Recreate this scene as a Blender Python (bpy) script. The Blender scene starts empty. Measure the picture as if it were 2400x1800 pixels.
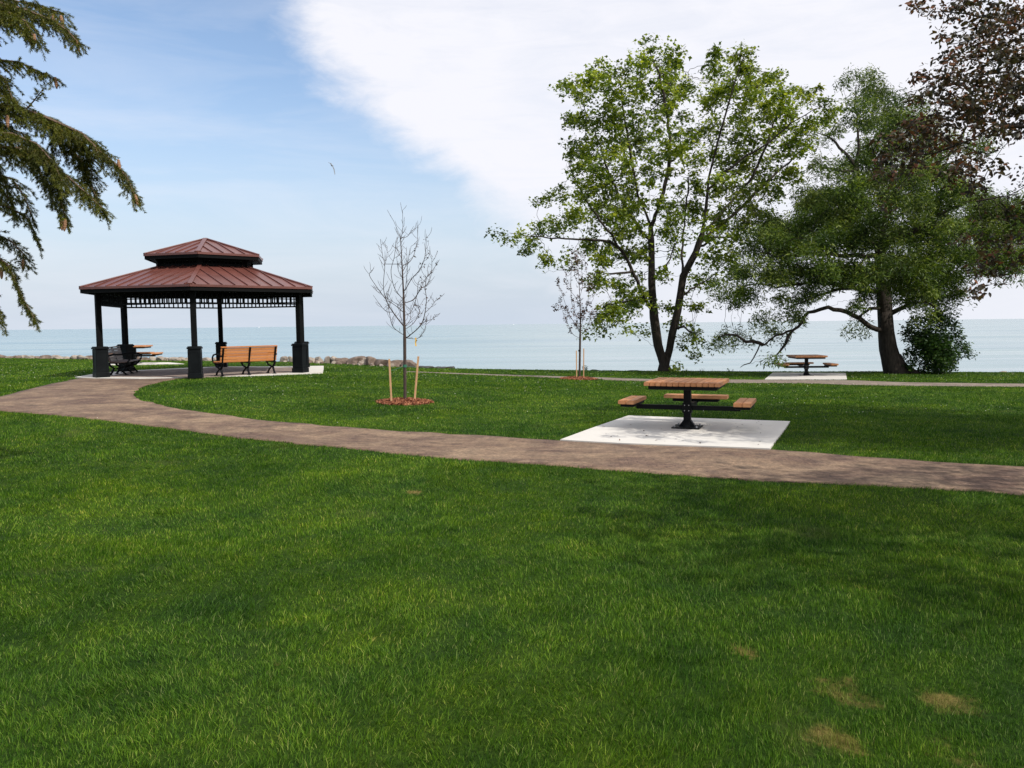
import bpy, bmesh, math, random
import numpy as np
from mathutils import Vector, Matrix, kdtree, noise as mnoise

R = math.radians
scene = bpy.context.scene
col = scene.collection

# ------------------------------------------------------------------ camera
EYE = 1.70
F = 1910.0            # focal length in pixels of the 2400 px wide photograph
cam_d = bpy.data.cameras.new('camera')
cam_d.sensor_width = 36.0
cam_d.lens = F / 2400.0 * 36.0
cam_d.clip_start = 0.05
cam_d.clip_end = 60000
cam = bpy.data.objects.new('camera', cam_d)
col.objects.link(cam)
cam.location = (0, 0, EYE)
CM = Matrix.Rotation(R(90 - 4.19), 3, 'X') @ Matrix.Rotation(R(-0.633), 3, 'Z')
cam.rotation_euler = CM.to_euler()
scene.camera = cam
CMn = np.array(CM)

# ------------------------------------------------------------------ sun and sky
SUN_AZ, SUN_EL = R(126.9), R(46)
sd = bpy.data.lights.new('sun', 'SUN')
sd.energy = 4.3
sd.angle = R(0.53)
sd.color = (1.0, 0.955, 0.88)
sun = bpy.data.objects.new('sun', sd)
col.objects.link(sun)
sv = Vector((math.sin(SUN_AZ) * math.cos(SUN_EL), math.cos(SUN_AZ) * math.cos(SUN_EL), math.sin(SUN_EL)))
sun.rotation_euler = sv.to_track_quat('Z', 'Y').to_euler()
sun.location = (20, -15, 30)

def pix_dir(px, py):
    v = CM @ Vector(((px - 1200) / F, (900 - py) / F, -1.0))
    return v.normalized()

world = bpy.data.worlds.new('World')
scene.world = world
world.use_nodes = True
wn, wl = world.node_tree.nodes, world.node_tree.links
wn.clear()
w_out = wn.new('ShaderNodeOutputWorld')
w_bg = wn.new('ShaderNodeBackground')
w_bg.inputs['Strength'].default_value = 0.15
sky = wn.new('ShaderNodeTexSky')
sky.sky_type = 'NISHITA'
sky.sun_disc = False
sky.sun_elevation = SUN_EL
sky.sun_rotation = SUN_AZ
sky.altitude = 80
sky.air_density = 1.0
sky.dust_density = 2.2
sky.ozone_density = 1.6
tc = wn.new('ShaderNodeTexCoord')
# cloud sheet: lies on one side of a great circle, with a ragged noisy edge
nA, nB = pix_dir(670, 0), pix_dir(1185, 540)
npl = nA.cross(nB)
if npl.dot(pix_dir(2000, 200)) < 0: npl = -npl
npl.normalize()
def wmath(op, a, b=None, c=None, clamp=False):
    n = wn.new('ShaderNodeMath'); n.operation = op; n.use_clamp = clamp
    for i, v in enumerate((a, b, c)):
        if v is None: continue
        if isinstance(v, (int, float)): n.inputs[i].default_value = v
        else: wl.new(v, n.inputs[i])
    return n.outputs[0]
def wnoise(scale, detail, rough, sc=(1, 1, 1), rot=(0, 0, 0), dist=0.0):
    mp = wn.new('ShaderNodeMapping'); mp.inputs['Scale'].default_value = sc; mp.inputs['Rotation'].default_value = rot
    wl.new(tc.outputs['Generated'], mp.inputs['Vector'])
    n = wn.new('ShaderNodeTexNoise'); n.inputs['Scale'].default_value = scale
    n.inputs['Detail'].default_value = detail; n.inputs['Roughness'].default_value = rough
    n.inputs['Distortion'].default_value = dist
    wl.new(mp.outputs[0], n.inputs['Vector'])
    return n.outputs['Fac']
dot = wn.new('ShaderNodeVectorMath'); dot.operation = 'DOT_PRODUCT'
wl.new(tc.outputs['Generated'], dot.inputs[0]); dot.inputs[1].default_value = npl
n1 = wnoise(3.2, 7, 0.55, (1, 1, 1.6), (0, 0.5, 0), 0.3)
n2 = wnoise(14, 6, 0.62, (1.0, 1.0, 2.4), (0, 0.6, 0), 0.4)
edge = wmath('ADD', dot.outputs['Value'], wmath('MULTIPLY', wmath('SUBTRACT', n1, 0.5), 0.16))
edge = wmath('ADD', edge, wmath('MULTIPLY', wmath('SUBTRACT', n2, 0.5), 0.075))
mask = wn.new('ShaderNodeMapRange'); mask.interpolation_type = 'SMOOTHSTEP'
mask.inputs['From Min'].default_value = -0.035; mask.inputs['From Max'].default_value = 0.040
wl.new(edge, mask.inputs['Value'])
sep = wn.new('ShaderNodeSeparateXYZ'); wl.new(tc.outputs['Generated'], sep.inputs[0])
elev = wn.new('ShaderNodeMapRange'); elev.interpolation_type = 'SMOOTHSTEP'
elev.inputs['From Min'].default_value = 0.03; elev.inputs['From Max'].default_value = 0.20
elev.inputs['To Min'].default_value = 0.72
wl.new(sep.outputs['Z'], elev.inputs['Value'])
m = wmath('MULTIPLY', mask.outputs[0], elev.outputs[0])
n3 = wnoise(9, 9, 0.65, (1.0, 1.0, 5.0), (0.0, 0.75, 0.1), 0.7)
thick = wmath('ADD', 0.96, wmath('ADD', wmath('MULTIPLY', wmath('SUBTRACT', n1, 0.5), 0.5), wmath('MULTIPLY', wmath('SUBTRACT', n3, 0.5), 0.42)))
m = wmath('MULTIPLY', m, thick, clamp=True)
# thin veil of high cloud over the blue part as well
veil_n = wnoise(5, 8, 0.6, (0.5, 0.5, 3.0), (0.2, 0.5, 0), 0.5)
veil = wn.new('ShaderNodeMapRange'); veil.inputs['From Min'].default_value = 0.42; veil.inputs['From Max'].default_value = 0.75
veil.inputs['To Max'].default_value = 0.34
wl.new(veil_n, veil.inputs['Value'])
m = wmath('MAXIMUM', m, veil.outputs[0])
cm = wn.new('ShaderNodeMix'); cm.data_type = 'RGBA'
wl.new(m, cm.inputs['Factor'])
skyhsv = wn.new('ShaderNodeHueSaturation'); skyhsv.inputs['Saturation'].default_value = 1.0; skyhsv.inputs['Value'].default_value = 1.28
wl.new(sky.outputs[0], skyhsv.inputs['Color'])
# milky horizon air
hz = wn.new('ShaderNodeMapRange'); hz.interpolation_type = 'SMOOTHSTEP'
hz.inputs['From Min'].default_value = -0.02; hz.inputs['From Max'].default_value = 0.30
hz.inputs['To Min'].default_value = 0.92; hz.inputs['To Max'].default_value = 0.0
wl.new(sep.outputs['Z'], hz.inputs['Value'])
hm = wn.new('ShaderNodeMix'); hm.data_type = 'RGBA'
wl.new(hz.outputs[0], hm.inputs['Factor'])
wl.new(skyhsv.outputs[0], hm.inputs[6]); hm.inputs[7].default_value = (4.35, 4.92, 5.75, 1)
wl.new(hm.outputs[2], cm.inputs[6]); cm.inputs[7].default_value = (6.25, 6.28, 6.72, 1)
wl.new(cm.outputs[2], w_bg.inputs['Color'])
wl.new(w_bg.outputs[0], w_out.inputs['Surface'])

scene.view_settings.view_transform = 'Standard'
scene.view_settings.look = 'None'
scene.view_settings.gamma = 1
scene.view_settings.exposure = 0.0

# ------------------------------------------------------------------ helpers
rng = np.random.default_rng(7)
random.seed(7)

def tag(o, label=None, cat=None, group=None, kind=None):
    if label: o['label'] = label
    if cat: o['category'] = cat
    if group: o['group'] = group
    if kind: o['kind'] = kind
    return o

def empty(name, loc, rz=0.0):
    o = bpy.data.objects.new(name, None)
    o.empty_display_size = 0.2
    o.location = loc
    o.rotation_euler = (0, 0, rz)
    col.objects.link(o)
    return o

def link_mesh(name, me, mat=None, parent=None):
    o = bpy.data.objects.new(name, me)
    if mat is not None: me.materials.append(mat)
    col.objects.link(o)
    if parent is not None: o.parent = parent
    return o

def copy_tree(o, parent=None):
    c = o.copy()
    col.objects.link(c)
    if parent is not None: c.parent = parent
    for ch in [k for k in list(bpy.data.objects) if k.parent == o]:
        copy_tree(ch, c)
    return c

def np_mesh(name, verts, faces_list, smooth=False, attrs=None):
    """verts (n,3); faces_list: arrays (m,k); attrs: {name: per vertex float}"""
    me = bpy.data.meshes.new(name)
    verts = np.asarray(verts, dtype=np.float32)
    me.vertices.add(len(verts))
    me.vertices.foreach_set('co', verts.ravel())
    loops = np.concatenate([f.ravel() for f in faces_list]).astype(np.int32)
    totals = np.concatenate([np.full(len(f), f.shape[1]) for f in faces_list]).astype(np.int32)
    starts = np.concatenate([[0], np.cumsum(totals)[:-1]]).astype(np.int32)
    me.loops.add(len(loops))
    me.loops.foreach_set('vertex_index', loops)
    me.polygons.add(len(totals))
    me.polygons.foreach_set('loop_start', starts)
    me.polygons.foreach_set('loop_total', totals)
    if smooth: me.polygons.foreach_set('use_smooth', np.ones(len(totals), dtype=bool))
    me.update(calc_edges=True)
    if attrs:
        for k, v in attrs.items():
            a = me.attributes.new(k, 'FLOAT', 'POINT')
            a.data.foreach_set('value', np.asarray(v, dtype=np.float32))
    return me

class MB:
    """collects boxes, bars and tubes that become ONE mesh object"""
    def __init__(s): s.bm = bmesh.new()
    def box(s, c, size, rz=0.0, bevel=0.0, rot=None):
        M = Matrix.Translation(c) @ (rot.to_4x4() if rot is not None else Matrix.Rotation(rz, 4, 'Z')) @ Matrix.Diagonal((*size, 1))
        r = bmesh.ops.create_cube(s.bm, size=1.0, matrix=M)
        if bevel > 0:
            es = list({e for v in r['verts'] for e in v.link_edges})
            bmesh.ops.bevel(s.bm, geom=es, offset=bevel, segments=2, affect='EDGES', profile=0.6)
        return s
    def bar(s, a, b, w, h, up=Vector((0, 0, 1)), bevel=0.0):
        a, b = Vector(a), Vector(b)
        y = (b - a); L = y.length; y.normalize()
        x = y.cross(up)
        if x.length < 1e-4: x = y.cross(Vector((1, 0, 0)))
        x.normalize(); z = x.cross(y)
        M = Matrix((x, y, z)).transposed()
        return s.box((a + b) / 2, (w, L, h), rot=M, bevel=bevel)
    def tube(s, pts, rad, seg=8, caps=True):
        pts = [Vector(p) for p in pts]
        if not hasattr(rad, '__len__'): rad = [rad] * len(pts)
        rings = []
        ref = None
        for i, p in enumerate(pts):
            t = (pts[min(i + 1, len(pts) - 1)] - pts[max(i - 1, 0)]).normalized()
            if ref is None:
                ref = t.orthogonal().normalized()
            ref = (ref - t * ref.dot(t)).normalized()
            b = t.cross(ref)
            rings.append([s.bm.verts.new(p + (ref * math.cos(2 * math.pi * k / seg) + b * math.sin(2 * math.pi * k / seg)) * rad[i]) for k in range(seg)])
        for r0, r1 in zip(rings[:-1], rings[1:]):
            for k in range(seg):
                s.bm.faces.new((r0[k], r0[(k + 1) % seg], r1[(k + 1) % seg], r1[k]))
        if caps:
            s.bm.faces.new(list(reversed(rings[0]))); s.bm.faces.new(rings[-1])
        return s
    def poly(s, pts):
        return s.bm.faces.new([s.bm.verts.new(p) for p in pts])
    def prism(s, pts, axis_vec):
        a = [s.bm.verts.new(Vector(p)) for p in pts]
        b = [s.bm.verts.new(Vector(p) + Vector(axis_vec)) for p in pts]
        n = len(pts)
        s.bm.faces.new(a); s.bm.faces.new(list(reversed(b)))
        for i in range(n): s.bm.faces.new((a[i], b[i], b[(i + 1) % n], a[(i + 1) % n]))
        return s
    def build(s, name, mat, parent=None, smooth=False):
        bmesh.ops.recalc_face_normals(s.bm, faces=s.bm.faces)
        me = bpy.data.meshes.new(name)
        s.bm.to_mesh(me); s.bm.free()
        if smooth:
            for p in me.polygons: p.use_smooth = True
        return link_mesh(name, me, mat, parent)

# ------------------------------------------------------------------ materials
def new_mat(name):
    m = bpy.data.materials.new(name); m.use_nodes = True
    nt = m.node_tree; nt.nodes.clear()
    out = nt.nodes.new('ShaderNodeOutputMaterial')
    return m, nt, out
def nnode(nt, kind, **kw):
    n = nt.nodes.new(kind)
    for k, v in kw.items(): setattr(n, k, v)
    return n
def noise_tex(nt, scale, detail=4, rough=0.55, vec=None, dist=0.0):
    n = nt.nodes.new('ShaderNodeTexNoise')
    n.inputs['Scale'].default_value = scale; n.inputs['Detail'].default_value = detail
    n.inputs['Roughness'].default_value = rough; n.inputs['Distortion'].default_value = dist
    if vec is not None: nt.links.new(vec, n.inputs['Vector'])
    return n
def ramp(nt, fac, stops):
    r = nt.nodes.new('ShaderNodeValToRGB')
    e = r.color_ramp.elements
    while len(e) < len(stops): e.new(0.5)
    for i, (p, c) in enumerate(stops):
        e[i].position = p; e[i].color = (*c, 1) if len(c) == 3 else c
    nt.links.new(fac, r.inputs['Fac'])
    return r.outputs['Color']
def mixc(nt, fac, a, b, blend='MIX'):
    n = nt.nodes.new('ShaderNodeMix'); n.data_type = 'RGBA'; n.blend_type = blend
    for sock, v in ((n.inputs['Factor'], fac), (n.inputs[6], a), (n.inputs[7], b)):
        if isinstance(v, (int, float)): sock.default_value = v
        elif isinstance(v, tuple): sock.default_value = (*v, 1) if len(v) == 3 else v
        else: nt.links.new(v, sock)
    return n.outputs[2]
def mth(nt, op, a, b=None, c=None, clamp=False):
    n = nt.nodes.new('ShaderNodeMath'); n.operation = op; n.use_clamp = clamp
    for i, v in enumerate((a, b, c)):
        if v is None: continue
        if isinstance(v, (int, float)): n.inputs[i].default_value = v
        else: nt.links.new(v, n.inputs[i])
    return n.outputs[0]
def coords(nt, kind='Object', scale=(1, 1, 1), rot=(0, 0, 0)):
    if kind == 'World':
        g = nt.nodes.new('ShaderNodeNewGeometry'); src = g.outputs['Position']
    else:
        g = nt.nodes.new('ShaderNodeTexCoord'); src = g.outputs[kind]
    mp = nt.nodes.new('ShaderNodeMapping'); mp.inputs['Scale'].default_value = scale; mp.inputs['Rotation'].default_value = rot
    nt.links.new(src, mp.inputs['Vector'])
    return mp.outputs[0]
def bump(nt, h, strength, dist=0.01):
    b = nt.nodes.new('ShaderNodeBump'); b.inputs['Strength'].default_value = strength; b.inputs['Distance'].default_value = dist
    nt.links.new(h, b.inputs['Height'])
    return b.outputs[0]

def simple_mat(name, c1, c2, rough=0.6, scale=6.0, stretch=(1, 1, 1), bumpk=0.1, bscale=40, metal=0.0, spec=0.5, rvar=0.1, kind='Object'):
    m, nt, out = new_mat(name)
    p = nnode(nt, 'ShaderNodeBsdfPrincipled')
    v = coords(nt, kind, stretch)
    n = noise_tex(nt, scale, 6, 0.6, v)
    nt.links.new(ramp(nt, n.outputs['Fac'], [(0.3, c1), (0.7, c2)]), p.inputs['Base Color'])
    n2 = noise_tex(nt, bscale, 4, 0.6, v)
    nt.links.new(bump(nt, n2.outputs['Fac'], bumpk), p.inputs['Normal'])
    nt.links.new(mth(nt, 'MULTIPLY_ADD', n.outputs['Fac'], rvar, rough - rvar / 2), p.inputs['Roughness'])
    p.inputs['Metallic'].default_value = metal
    p.inputs['Specular IOR Level'].default_value = spec
    nt.links.new(p.outputs[0], out.inputs[0])
    return m

def leaf_mat(name, stops, trans=0.35, tcol=(1.0, 1.0, 1.0), patch=0.6, rough=0.45, patch_mul=((0.6, 0.6, 0.6), (1.25, 1.25, 1.0)), spec=0.3):
    """stops: colour ramp over the per leaf random attribute 'rnd'"""
    m, nt, out = new_mat(name)
    at = nnode(nt, 'ShaderNodeAttribute'); at.attribute_name = 'rnd'
    c = ramp(nt, at.outputs['Fac'], stops)
    n = noise_tex(nt, patch, 3, 0.6, coords(nt, 'World'))
    c = mixc(nt, 1.0, c, ramp(nt, n.outputs['Fac'], [(0.35, patch_mul[0]), (0.65, patch_mul[1])]), 'MULTIPLY')
    p = nnode(nt, 'ShaderNodeBsdfPrincipled')
    nt.links.new(c, p.inputs['Base Color']); p.inputs['Roughness'].default_value = rough
    p.inputs['Specular IOR Level'].default_value = spec
    t = nnode(nt, 'ShaderNodeBsdfTranslucent')
    nt.links.new(mixc(nt, 1.0, c, tcol, 'MULTIPLY'), t.inputs['Color'])
    mx = nnode(nt, 'ShaderNodeMixShader'); mx.inputs['Fac'].default_value = trans
    nt.links.new(p.outputs[0], mx.inputs[1]); nt.links.new(t.outputs[0], mx.inputs[2])
    nt.links.new(mx.outputs[0], out.inputs[0])
    return m

M = {}
M['black_metal'] = simple_mat('black_metal', (0.003, 0.0035, 0.004), (0.006, 0.007, 0.008), 0.5, 3, bumpk=0.05, bscale=60, spec=0.12)
M['pier'] = simple_mat('pier_paint', (0.003, 0.004, 0.005), (0.007, 0.009, 0.010), 0.5, 3, bumpk=0.08, bscale=30, spec=0.12)
M['dark_wood'] = simple_mat('dark_stained_wood', (0.003, 0.0035, 0.004), (0.007, 0.007, 0.007), 0.65, 4, (1, 1, 6), 0.1, spec=0.08)
M['roof'] = simple_mat('brown_metal_roof', (0.105, 0.036, 0.028), (0.152, 0.053, 0.041), 0.36, 1.5, bumpk=0.03, bscale=3, spec=0.6, rvar=0.14)
M['concrete'] = simple_mat('pale_concrete', (0.55, 0.52, 0.47), (0.61, 0.58, 0.53), 0.9, 1.4, bumpk=0.15, bscale=90, kind='World')
M['plank'] = None
M['bark_dark'] = simple_mat('dark_bark', (0.018, 0.014, 0.011), (0.055, 0.044, 0.036), 0.9, 14, (1, 1, 0.25), 0.8, 16, rvar=0.05, spec=0.2)
M['bark_grey'] = simple_mat('grey_bark', (0.05, 0.045, 0.038), (0.12, 0.105, 0.09), 0.9, 10, (1, 1, 0.3), 0.8, 22, spec=0.2)
M['bark_thin'] = simple_mat('sapling_bark', (0.045, 0.032, 0.028), (0.085, 0.060, 0.050), 0.8, 30, (1, 1, 0.5), 0.3, 60, spec=0.25)
M['bark_spruce'] = simple_mat('spruce_bark', (0.10, 0.065, 0.045), (0.17, 0.12, 0.09), 0.9, 18, (1, 1, 0.5), 0.6, 30, spec=0.2)
M['stake'] = simple_mat('stake_wood', (0.46, 0.25, 0.12), (0.62, 0.38, 0.20), 0.8, 9, (3, 3, 0.5), 0.2, 40)
M['rock'] = simple_mat('pale_rock', (0.15, 0.12, 0.095), (0.42, 0.36, 0.30), 0.9, 3.5, bumpk=0.7, bscale=9, kind='World', spec=0.2)
M['rock_brown'] = simple_mat('brown_rock', (0.085, 0.062, 0.046), (0.25, 0.19, 0.155), 0.9, 4.5, bumpk=0.8, bscale=10, kind='World', spec=0.2)
M['rock_dark'] = simple_mat('dark_rock', (0.03, 0.028, 0.028), (0.09, 0.085, 0.08), 0.85, 4.5, bumpk=0.7, bscale=10, kind='World', spec=0.3)
M['ribbon'] = simple_mat('yellow_ribbon', (0.75, 0.42, 0.04), (0.8, 0.5, 0.08), 0.6, 4)
M['tie'] = simple_mat('green_tie', (0.02, 0.12, 0.07), (0.03, 0.16, 0.10), 0.6, 4)
M['cone'] = simple_mat('spruce_cone', (0.20, 0.10, 0.05), (0.36, 0.19, 0.10), 0.7, 60, bumpk=0.8, bscale=120)
M['bird'] = simple_mat('gull_grey', (0.12, 0.13, 0.14), (0.22, 0.23, 0.25), 0.7, 8)
M['white'] = simple_mat('white_sail', (0.75, 0.75, 0.75), (0.85, 0.85, 0.85), 0.6, 1)
M['seam'] = simple_mat('bolt_steel', (0.35, 0.35, 0.36), (0.45, 0.45, 0.46), 0.35, 4, metal=0.8)

def plank_mat(name, c1, c2, rough=0.55):
    m, nt, out = new_mat(name)
    p = nnode(nt, 'ShaderNodeBsdfPrincipled')
    at = nnode(nt, 'ShaderNodeAttribute'); at.attribute_name = 'rnd'
    v = coords(nt, 'Object')
    base = ramp(nt, at.outputs['Fac'], [(0.0, c1), (1.0, c2)])
    n = noise_tex(nt, 25, 5, 0.6, v)
    base = mixc(nt, 1.0, base, ramp(nt, n.outputs['Fac'], [(0.3, (0.82, 0.8, 0.78)), (0.7, (1.1, 1.1, 1.1))]), 'MULTIPLY')
    nt.links.new(base, p.inputs['Base Color'])
    p.inputs['Roughness'].default_value = rough
    nt.links.new(bump(nt, n.outputs['Fac'], 0.1), p.inputs['Normal'])
    nt.links.new(p.outputs[0], out.inputs[0])
    return m
M['plank'] = plank_mat('cedar_plank', (0.46, 0.195, 0.075), (0.57, 0.27, 0.12))
M['plank_orange'] = plank_mat('orange_cedar_plank', (0.52, 0.195, 0.060), (0.62, 0.255, 0.085))
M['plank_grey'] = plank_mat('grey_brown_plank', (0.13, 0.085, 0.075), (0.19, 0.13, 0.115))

# ------------------------------------------------------------------ terrain
HP = np.array([  # x, y, z of the lawn
    (0, 0, 0.0), (-12, 0, 0.05), (12, 0, 0.0), (0, -30, 0.1), (-40, -20, .3), (40, -20, 0),
    (0, 5, 0.0), (-5, 8, 0.0), (6, 8, -0.02), (0, 11, -0.04),
    (3.2, 13.6, -0.09), (-2.4, 18.5, -0.02), (-8, 17, 0.1), (10, 18, -0.2),
    (-10.3, 27.7, 0.165), (-15, 25, 0.165), (-5.5, 25.5, 0.15), (-16, 37, 0.12), (-30, 44, 0.15), (-60, 50, .2),
    (2.4, 29, -0.3), (11.5, 31.9, -0.45), (6.9, 36.5, -0.5), (16.4, 35, -0.55), (22, 33.5, -0.6), (-4, 34, -0.1), (-10, 36.5, 0.12),
    (40, 33, -0.6), (70, 20, -.5), (20, 18, -0.25)])
def _tps_fit(P):
    n = len(P)
    d = np.sqrt(((P[:, None, :2] - P[None, :, :2]) ** 2).sum(-1)); d[d == 0] = 1e-9
    K = d * d * np.log(d); np.fill_diagonal(K, 6.0)
    A = np.zeros((n + 3, n + 3)); A[:n, :n] = K
    A[:n, n] = 1; A[:n, n + 1:] = P[:, :2]; A[n:, :n] = A[:n, n:].T
    return np.linalg.solve(A, np.concatenate([P[:, 2], [0, 0, 0]]))
TW = _tps_fit(HP)
def land(x, y):
    x = np.asarray(x, float); y = np.asarray(y, float)
    xc = np.clip(x, -70, 80); yc = np.clip(y, -40, 55)
    z = TW[-3] + TW[-2] * xc + TW[-1] * yc
    for w, (a, b, _) in zip(TW[:-3], HP):
        r2 = (xc - a) ** 2 + (yc - b) ** 2 + 1e-9
        z = z + w * r2 * 0.5 * np.log(r2)
    # gentle swells of the mown lawn in the foreground
    k = np.exp(-((y - 5) / 6.5) ** 2)
    z = z + k * (0.045 * np.sin(1.05 * y + 0.33 * x + 0.6) * np.sin(0.35 * x - 0.2 * y + 1.0) + 0.02 * np.sin(2.1 * y - 0.9 * x))
    return z
SHX = np.array([-200, -60, -29, -20, -11.5, -7.5, -4, 0, 3, 8, 13, 17, 21, 40, 200])
SHY = np.array([70, 52, 46, 41.5, 37.5, 36.0, 34.8, 36, 36.8, 37.4, 36.2, 36.2, 35.6, 35, 50])
def shore(x): return np.interp(x, SHX, SHY)
WATER_Z = -3.0
def ground_z(x, y):
    t = np.clip((y - shore(x)) / 4.5, 0, 1)
    return land(x, np.minimum(y, shore(x) + 1)) - (3 * t * t - 2 * t ** 3) * 3.4

def ray(px, py):
    return CMn @ np.array([(px - 1200) / F, (900 - py) / F, -1.0])
def on_ground(px, py):
    d = ray(px, py)
    lo, hi = 0.5, 200.0
    # march to the first crossing
    prev = 0.5
    for s in np.concatenate([np.arange(1, 60, 0.25), np.arange(60, 200, 5)]):
        p = d * s
        if EYE + p[2] <= float(land(p[0], p[1])): lo, hi = prev, s; break
        prev = s
    for _ in range(30):
        mid = (lo + hi) / 2; p = d * mid
        if EYE + p[2] <= float(land(p[0], p[1])): hi = mid
        else: lo = mid
    p = d * hi
    return np.array([p[0], p[1]])
def at(px, py, Y):
    d = ray(px, py); s = Y / d[1]
    return Vector((d[0] * s, Y, EYE + d[2] * s))
def project(P):
    P = np.asarray(P, float) - np.array([0, 0, EYE])
    q = P @ CMn       # = CM^T P
    return 1200 + F * q[..., 0] / -q[..., 2], 900 - F * q[..., 1] / -q[..., 2], -q[..., 2]

D = 2400.0 / 2212.0     # overview pixels to photograph pixels

# ground sheet: rows follow the shoreline, then drop down the bank under the water
xs = np.concatenate([np.arange(-200, -40, 10), np.arange(-40, -20, 1.0), np.arange(-20, 26, 0.25), np.arange(26, 44, 1.0), np.arange(44, 205, 10)])
vs = np.concatenate([np.linspace(-60, -4, 12), np.arange(-2, 0, .5)])
rows = []
fr = np.linspace(0, 1, 150)
for y0 in vs: rows.append(np.full_like(xs, y0))
for f_ in fr: rows.append(f_ * shore(xs))
for e in (0.4, 0.8, 1.2, 1.7, 2.2, 2.8, 3.5, 4.5, 8): rows.append(shore(xs) + e)
GX = np.array([xs] * len(rows)); GY = np.array(rows)
GZ = ground_z(GX, GY)
nr, nc = GX.shape
idx = np.arange(nr * nc).reshape(nr, nc)
gf = np.stack([idx[:-1, :-1], idx[:-1, 1:], idx[1:, 1:], idx[1:, :-1]], -1).reshape(-1, 4)
gme = np_mesh('ground', np.stack([GX, GY, GZ], -1).reshape(-1, 3), [gf], smooth=True)

GREENS = [(0.0, (0.018, 0.056, 0.003)), (0.35, (0.043, 0.112, 0.005)), (0.7, (0.085, 0.182, 0.009)), (0.93, (0.175, 0.285, 0.030)), (1.0, (0.32, 0.34, 0.10))]
STRAW_SPOTS = [(1980, 1625), (2215, 1650), (1950, 1745), (2240, 1785), (970, 1155), (655, 1565), (1720, 1530)]
def lawn_colour(nt, c):
    """large patches of lighter, darker and yellower turf plus a few dead spots, from world position"""
    w = coords(nt, 'World')
    a = noise_tex(nt, 0.42, 4, 0.55, w, 0.6)
    c = mixc(nt, 1.0, c, ramp(nt, a.outputs['Fac'], [(0.33, (0.66, 0.76, 0.92)), (0.5, (1.02, 1.02, 1.0)), (0.68, (1.42, 1.25, 1.0))]), 'MULTIPLY')
    b = noise_tex(nt, 1.9, 5, 0.6, w, 0.4)
    c = mixc(nt, 1.0, c, ramp(nt, b.outputs['Fac'], [(0.33, (0.68, 0.78, 0.90)), (0.5, (1.0, 1.0, 1.0)), (0.67, (1.34, 1.22, 1.0))]), 'MULTIPLY')
    s = noise_tex(nt, 0.8, 6, 0.7, coords(nt, 'World', (1, 1, 1), (0, 0, 1.3)), 0.3)
    f = ramp(nt, s.outputs['Fac'], [(0.61, (0, 0, 0)), (0.78, (0.5, 0.5, 0.5))])
    sp = nt.nodes.new('ShaderNodeSeparateColor'); nt.links.new(f, sp.inputs[0])
    c = mixc(nt, sp.outputs[0], c, (0.17, 0.17, 0.055))
    # dead spots
    wn_ = noise_tex(nt, 4, 5, 0.75, w)
    tot = None
    for (px, py), r_ in zip(STRAW_SPOTS, (.085, .085, .07, .08, .035, .04, .04)):
        g = on_ground(px, py)
        dn = nt.nodes.new('ShaderNodeVectorMath'); dn.operation = 'DISTANCE'
        geo = nt.nodes.new('ShaderNodeNewGeometry'); nt.links.new(geo.outputs['Position'], dn.inputs[0])
        dn.inputs[1].default_value = (g[0], g[1], float(land(g[0], g[1])) + 0.02)
        dd = mth(nt, 'ADD', dn.outputs['Value'], mth(nt, 'MULTIPLY', mth(nt, 'SUBTRACT', wn_.outputs['Fac'], 0.5), 0.75))
        k = nt.nodes.new('ShaderNodeMapRange'); k.interpolation_type = 'SMOOTHSTEP'
        k.inputs['From Min'].default_value = r_ * 1.7; k.inputs['From Max'].default_value = -r_ * 0.3
        k.inputs['To Max'].default_value = 0.42
        nt.links.new(dd, k.inputs['Value'])
        tot = k.outputs[0] if tot is None else mth(nt, 'MAXIMUM', tot, k.outputs[0])
    c = mixc(nt, tot, c, (0.36, 0.24, 0.085))
    return c

m, nt, out = new_mat('lawn_soil_and_turf')
p = nnode(nt, 'ShaderNodeBsdfPrincipled')
w = coords(nt, 'World')
n1_ = noise_tex(nt, 34, 6, 0.75, w)
c = ramp(nt, n1_.outputs['Fac'], [(0.30, (0.012, 0.028, 0.003)), (0.5, (0.028, 0.060, 0.005)), (0.72, (0.056, 0.105, 0.010))])
c = lawn_colour(nt, c)
nt.links.new(c, p.inputs['Base Color']); p.inputs['Roughness'].default_value = 0.95; p.inputs['Specular IOR Level'].default_value = 0.1
nt.links.new(bump(nt, n1_.outputs['Fac'], 0.9, 0.03), p.inputs['Normal'])
nt.links.new(p.outputs[0], out.inputs[0])
ground = link_mesh('ground', gme, m)
tag(ground, kind='structure')

# ------------------------------------------------------------------ water
m, nt, out = new_mat('lake_water')
p = nnode(nt, 'ShaderNodeBsdfPrincipled')
wv = coords(nt, 'World', (0.10, 0.35, 1))
wn1 = noise_tex(nt, 1.0, 8, 0.6, wv, 0.4)
wbig = noise_tex(nt, 0.02, 5, 0.6, coords(nt, 'World', (0.35, 1.2, 1)), 0.6)
nt.links.new(ramp(nt, wbig.outputs['Fac'], [(0.35, (0.16, 0.25, 0.285)), (0.65, (0.25, 0.33, 0.335))]), p.inputs['Base Color'])
ws = noise_tex(nt, 1.0, 7, 0.65, coords(nt, 'World', (0.012, 0.16, 1)), 0.5)
nt.links.new(ramp(nt, ws.outputs['Fac'], [(0.35, (0.14, 0.14, 0.14)), (0.65, (0.32, 0.32, 0.32))]), p.inputs['Roughness'])
p.inputs['IOR'].default_value = 1.333
nt.links.new(bump(nt, wn1.outputs['Fac'], 0.8, 0.14), p.inputs['Normal'])
nt.links.new(p.outputs[0], out.inputs[0])
wx = 45000.0
wme = np_mesh('water', [(-wx, 30, WATER_Z), (wx, 30, WATER_Z), (wx, 48000, WATER_Z), (-wx, 48000, WATER_Z)], [np.array([[0, 1, 2, 3]])])
tag(link_mesh('water', wme, m), kind='structure')

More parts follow.
